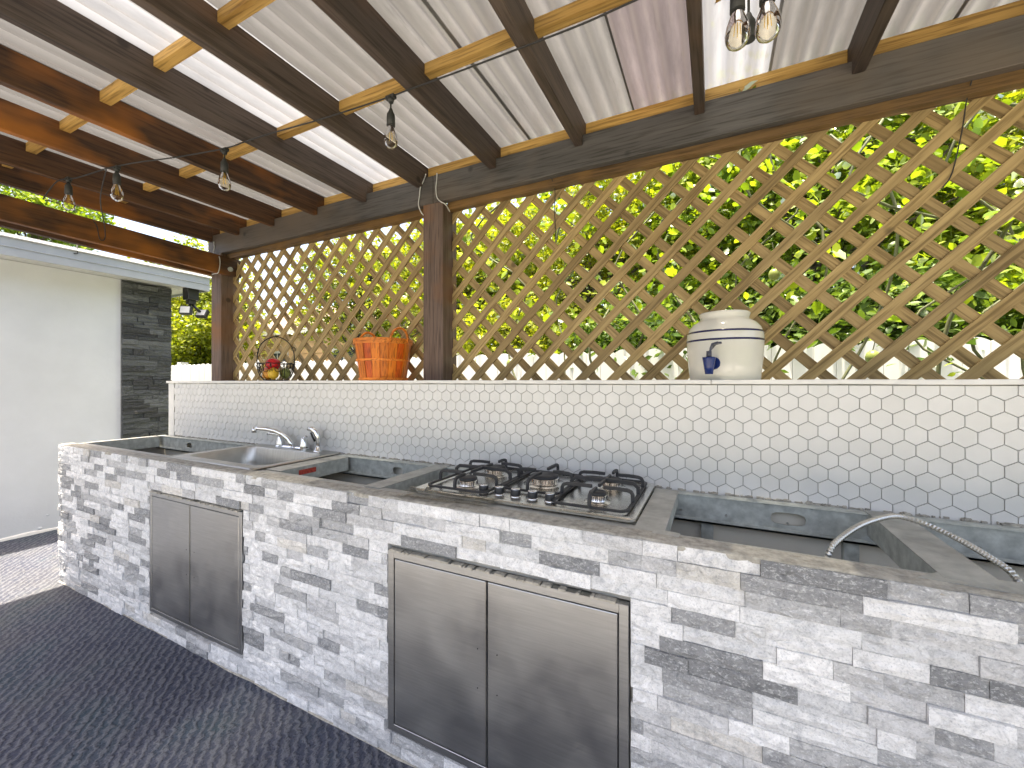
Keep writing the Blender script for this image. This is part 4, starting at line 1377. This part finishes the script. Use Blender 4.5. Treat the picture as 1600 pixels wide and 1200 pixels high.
TREES = [
 # x, y, rx, ry, rz, cz, clumps, leaves, leaf size, material, width, label
 (.9, 5.6, 1.9, .8, 1.9, 3.25, 130, 20000, .105, 'leaf', .30, 'broad green leafy tree beyond the fence behind the water crock'),
 (3.3, 5.7, 1.6, .9, 2.0, 3.2, 110, 17000, .12, 'leafy', .22, 'tall yellow-green tree beyond the long lattice, far from the house'),
 (-1.5, 6.0, 1.6, .9, 1.7, 3.2, 95, 13000, .10, 'leafy', .27, 'bright yellow-green tree seen through the lattice just right of the middle post'),
 (-4.4, 6.6, 1.8, 1.0, 1.5, 3.3, 85, 11000, .105, 'leafy', .30, 'open green tree behind the orange basket and middle post'),
 (-7.9, 7.4, 1.9, 1.0, 1.4, 3.7, 80, 10500, .115, 'leafy', .28, 'sparse sunlit tree above the tan house roof behind the wire basket'),
 (-12.6, 6.2, 1.8, 1.2, 1.7, 2.6, 120, 19000, .12, 'leafy', .30, 'dense yellow-green tree between the stone corner and the end post'),
 (-15.6, 7.8, 2.4, 1.6, 2.4, 3.7, 110, 13000, .14, 'leafy', .30, 'tall pale tree rising behind the flood light and house eave'),
 (-17.5, 4.6, 2.0, 1.6, 2.0, 6.3, 60, 6500, .15, 'leaf', .30, 'tall tree showing above the house roof beyond the rafters'),
 (2.2, 9.5, 3.2, 1.2, 2.7, 4.4, 120, 15000, .17, 'leaf', .30, 'large dark green tree farthest behind the long lattice panel'),
 (-3.0, 10.0, 2.6, 1.2, 2.2, 4.2, 80, 9000, .17, 'leaf', .30, 'large green tree farthest behind the middle post'),
 (5.2, 8.5, 2.4, 1.2, 2.4, 3.9, 90, 11000, .16, 'leafy', .26, 'pale green tree behind the tall yellow-green tree beyond the long lattice'),
 (-.6, 8.2, 1.8, 1.0, 2.0, 3.6, 90, 11000, .14, 'leafy', .28, 'light green tree standing behind the broad green tree and dark shrub'),
 (-6.2, 10.5, 2.3, 1.2, 1.9, 4.3, 80, 9000, .17, 'leafy', .28, 'pale tree standing right of the tan house roof'),
]
for i, (x, y, rx, ry, rz, cz, nc, nl, ls, mt, wd, lab) in enumerate(TREES):
    tree('leafy_tree', x, y, 6, rx, ry, rz, cz, nc, int(nl * 1.3), ls * .86, M[mt], lab, seed=3 + i, width=wd, trunk_r=.10)
SHRUBS = [
 (-.75, 4.75, .85, .30, .50, 1.72, 50, 6000, .09, 'leafd', 'dark green shrub topping the fence near the middle post'),
 (1.0, 4.8, 1.1, .35, .65, 1.85, 60, 8000, .10, 'leafd', 'dark green shrub just behind the fence and the water crock'),
 (2.9, 4.8, 1.0, .35, .60, 2.0, 60, 7000, .11, 'leaf', 'mid green shrub behind the bare white stretch of fence'),
 (-2.5, 4.9, .8, .35, .6, 1.9, 50, 5500, .09, 'leafy', 'light green shrub behind the fence left of the dark shrub'),
]
for i, (x, y, rx, ry, rz, cz, nc, nl, ls, mt, lab) in enumerate(SHRUBS):
    tree('garden_shrub', x, y, 3, rx, ry, rz, cz, nc, nl, ls, M[mt], lab, 'shrub', seed=31 + i, width=.23, trunk_r=.03)

# passion-fruit vine right behind the lattice
vine = thing('climbing_vine', (.4, 2.7, 0), 'climbing vine with large green leaves and hanging fruit behind the lattice', 'vine')
rg = np.random.default_rng(21)
stm = MB(); tips = []
for i in range(22):
    x = rg.uniform(-1.35, 2.1); y = rg.uniform(2.30, 3.2)
    p = [Vector((x + rg.uniform(-.2, .2), y, .0))]
    for k in range(1, 8):
        p.append(Vector((x + rg.normal() * .16 + .06 * k * rg.uniform(-1, 1), y + rg.normal() * .06, .42 * k)))
    c_ = catmull(p, 4)
    stm.tube(c_, .0055 + .004 * rg.random(), 5)
    tips += c_[6:]
put('stem', stm, M['stem'], vine)
# large leaves (lobed), shared mesh
def big_leaf(seed):
    rr = random.Random(seed)
    out = [(0, 0), (.16, .16), (.12, .40), (.34, .33), (.55, .40), (.70, .24), (1.0, 0)]
    pl = out + [(a, -b) for a, b in reversed(out[1:-1])]
    m = MB(); v = [(.42, 0, -.03)]
    for a, b in pl: v.append((a + rr.uniform(-.03, .03), b * rr.uniform(.9, 1.1), .05 * abs(b) * 2 - .10 * a * a))
    n = len(pl)
    m.add(v, [(0, 1 + k, 1 + (k + 1) % n) for k in range(n)])
    tn = rr.uniform(.15, .95)
    m.tone = [(tn, tn, tn, 1)] * len(v)
    return m.mesh('leaf')
LV = [big_leaf(i) for i in range(10)]
for i in range(230):
    tpt = tips[int(rg.integers(0, len(tips)))]
    if tpt.z < 1.78 and rg.random() < .85: continue
    o = put('leaf', LV[i % 10], M['leaf'], vine, (tpt.x + rg.uniform(-.06, .06), tpt.y + rg.uniform(-.05, .05), tpt.z))
    o.rotation_euler = (rg.uniform(-.7, .7), rg.uniform(.2, 1.2), rg.uniform(0, 6.28))
    k = rg.uniform(.055, .12); o.scale = (k, k, k)
# leaves that pushed in between beam and clear sheet
for (lx, lz, rx_, rz_, k) in ((.095, 2.664, .3, 1.2, .075), (.125, 2.662, -.4, .3, .07), (.165, 2.664, .2, 2.0, .06), (.11, 2.672, -.2, -.6, .065)):
    o = put('leaf', LV[3], M['leafy'], vine, (lx, BY + .028, lz))
    o.rotation_euler = (R(70) + rx_, -.2, rz_); o.scale = (k, k, k)
for i, (fx, fy, fz) in enumerate(((.66, 2.45, 1.515), (-.36, 2.5, 1.80), (-1.2, 2.42, 1.52), (.30, 2.7, 2.0), (-.9, 2.6, 2.1))):
    o = put('fruit', MB().lathe([(.0005, -.034), (.018, -.029), (.027, -.012), (.028, .004), (.022, .022), (.010, .031), (.0005, .032)], (fx, fy, fz), 16), M['green'], vine)
    put('stalk', MB().tube([(fx, fy, fz + .03), (fx + .01, fy, fz + .08), (fx - .01, fy, fz + .18)], .0022, 5), M['stem'], o)
n = 2600
idx = rg.integers(0, len(tips), n)
P_ = np.array([tuple(tips[i]) for i in idx]) + rg.normal(size=(n, 3)) * .10
P_[:, 1] = np.clip(P_[:, 1], 2.2, 3.9)
P_ = P_[(P_[:, 2] > 1.80) | (rg.random(n) < .10)]
n = len(P_)
stuff(put('small_leaves', leaf_mesh('small_leaves', P_, .065 * rg.uniform(.6, 1.3, n), rg.uniform(0, 1, n), .4, .3, None, 33), M['leaf'], vine))
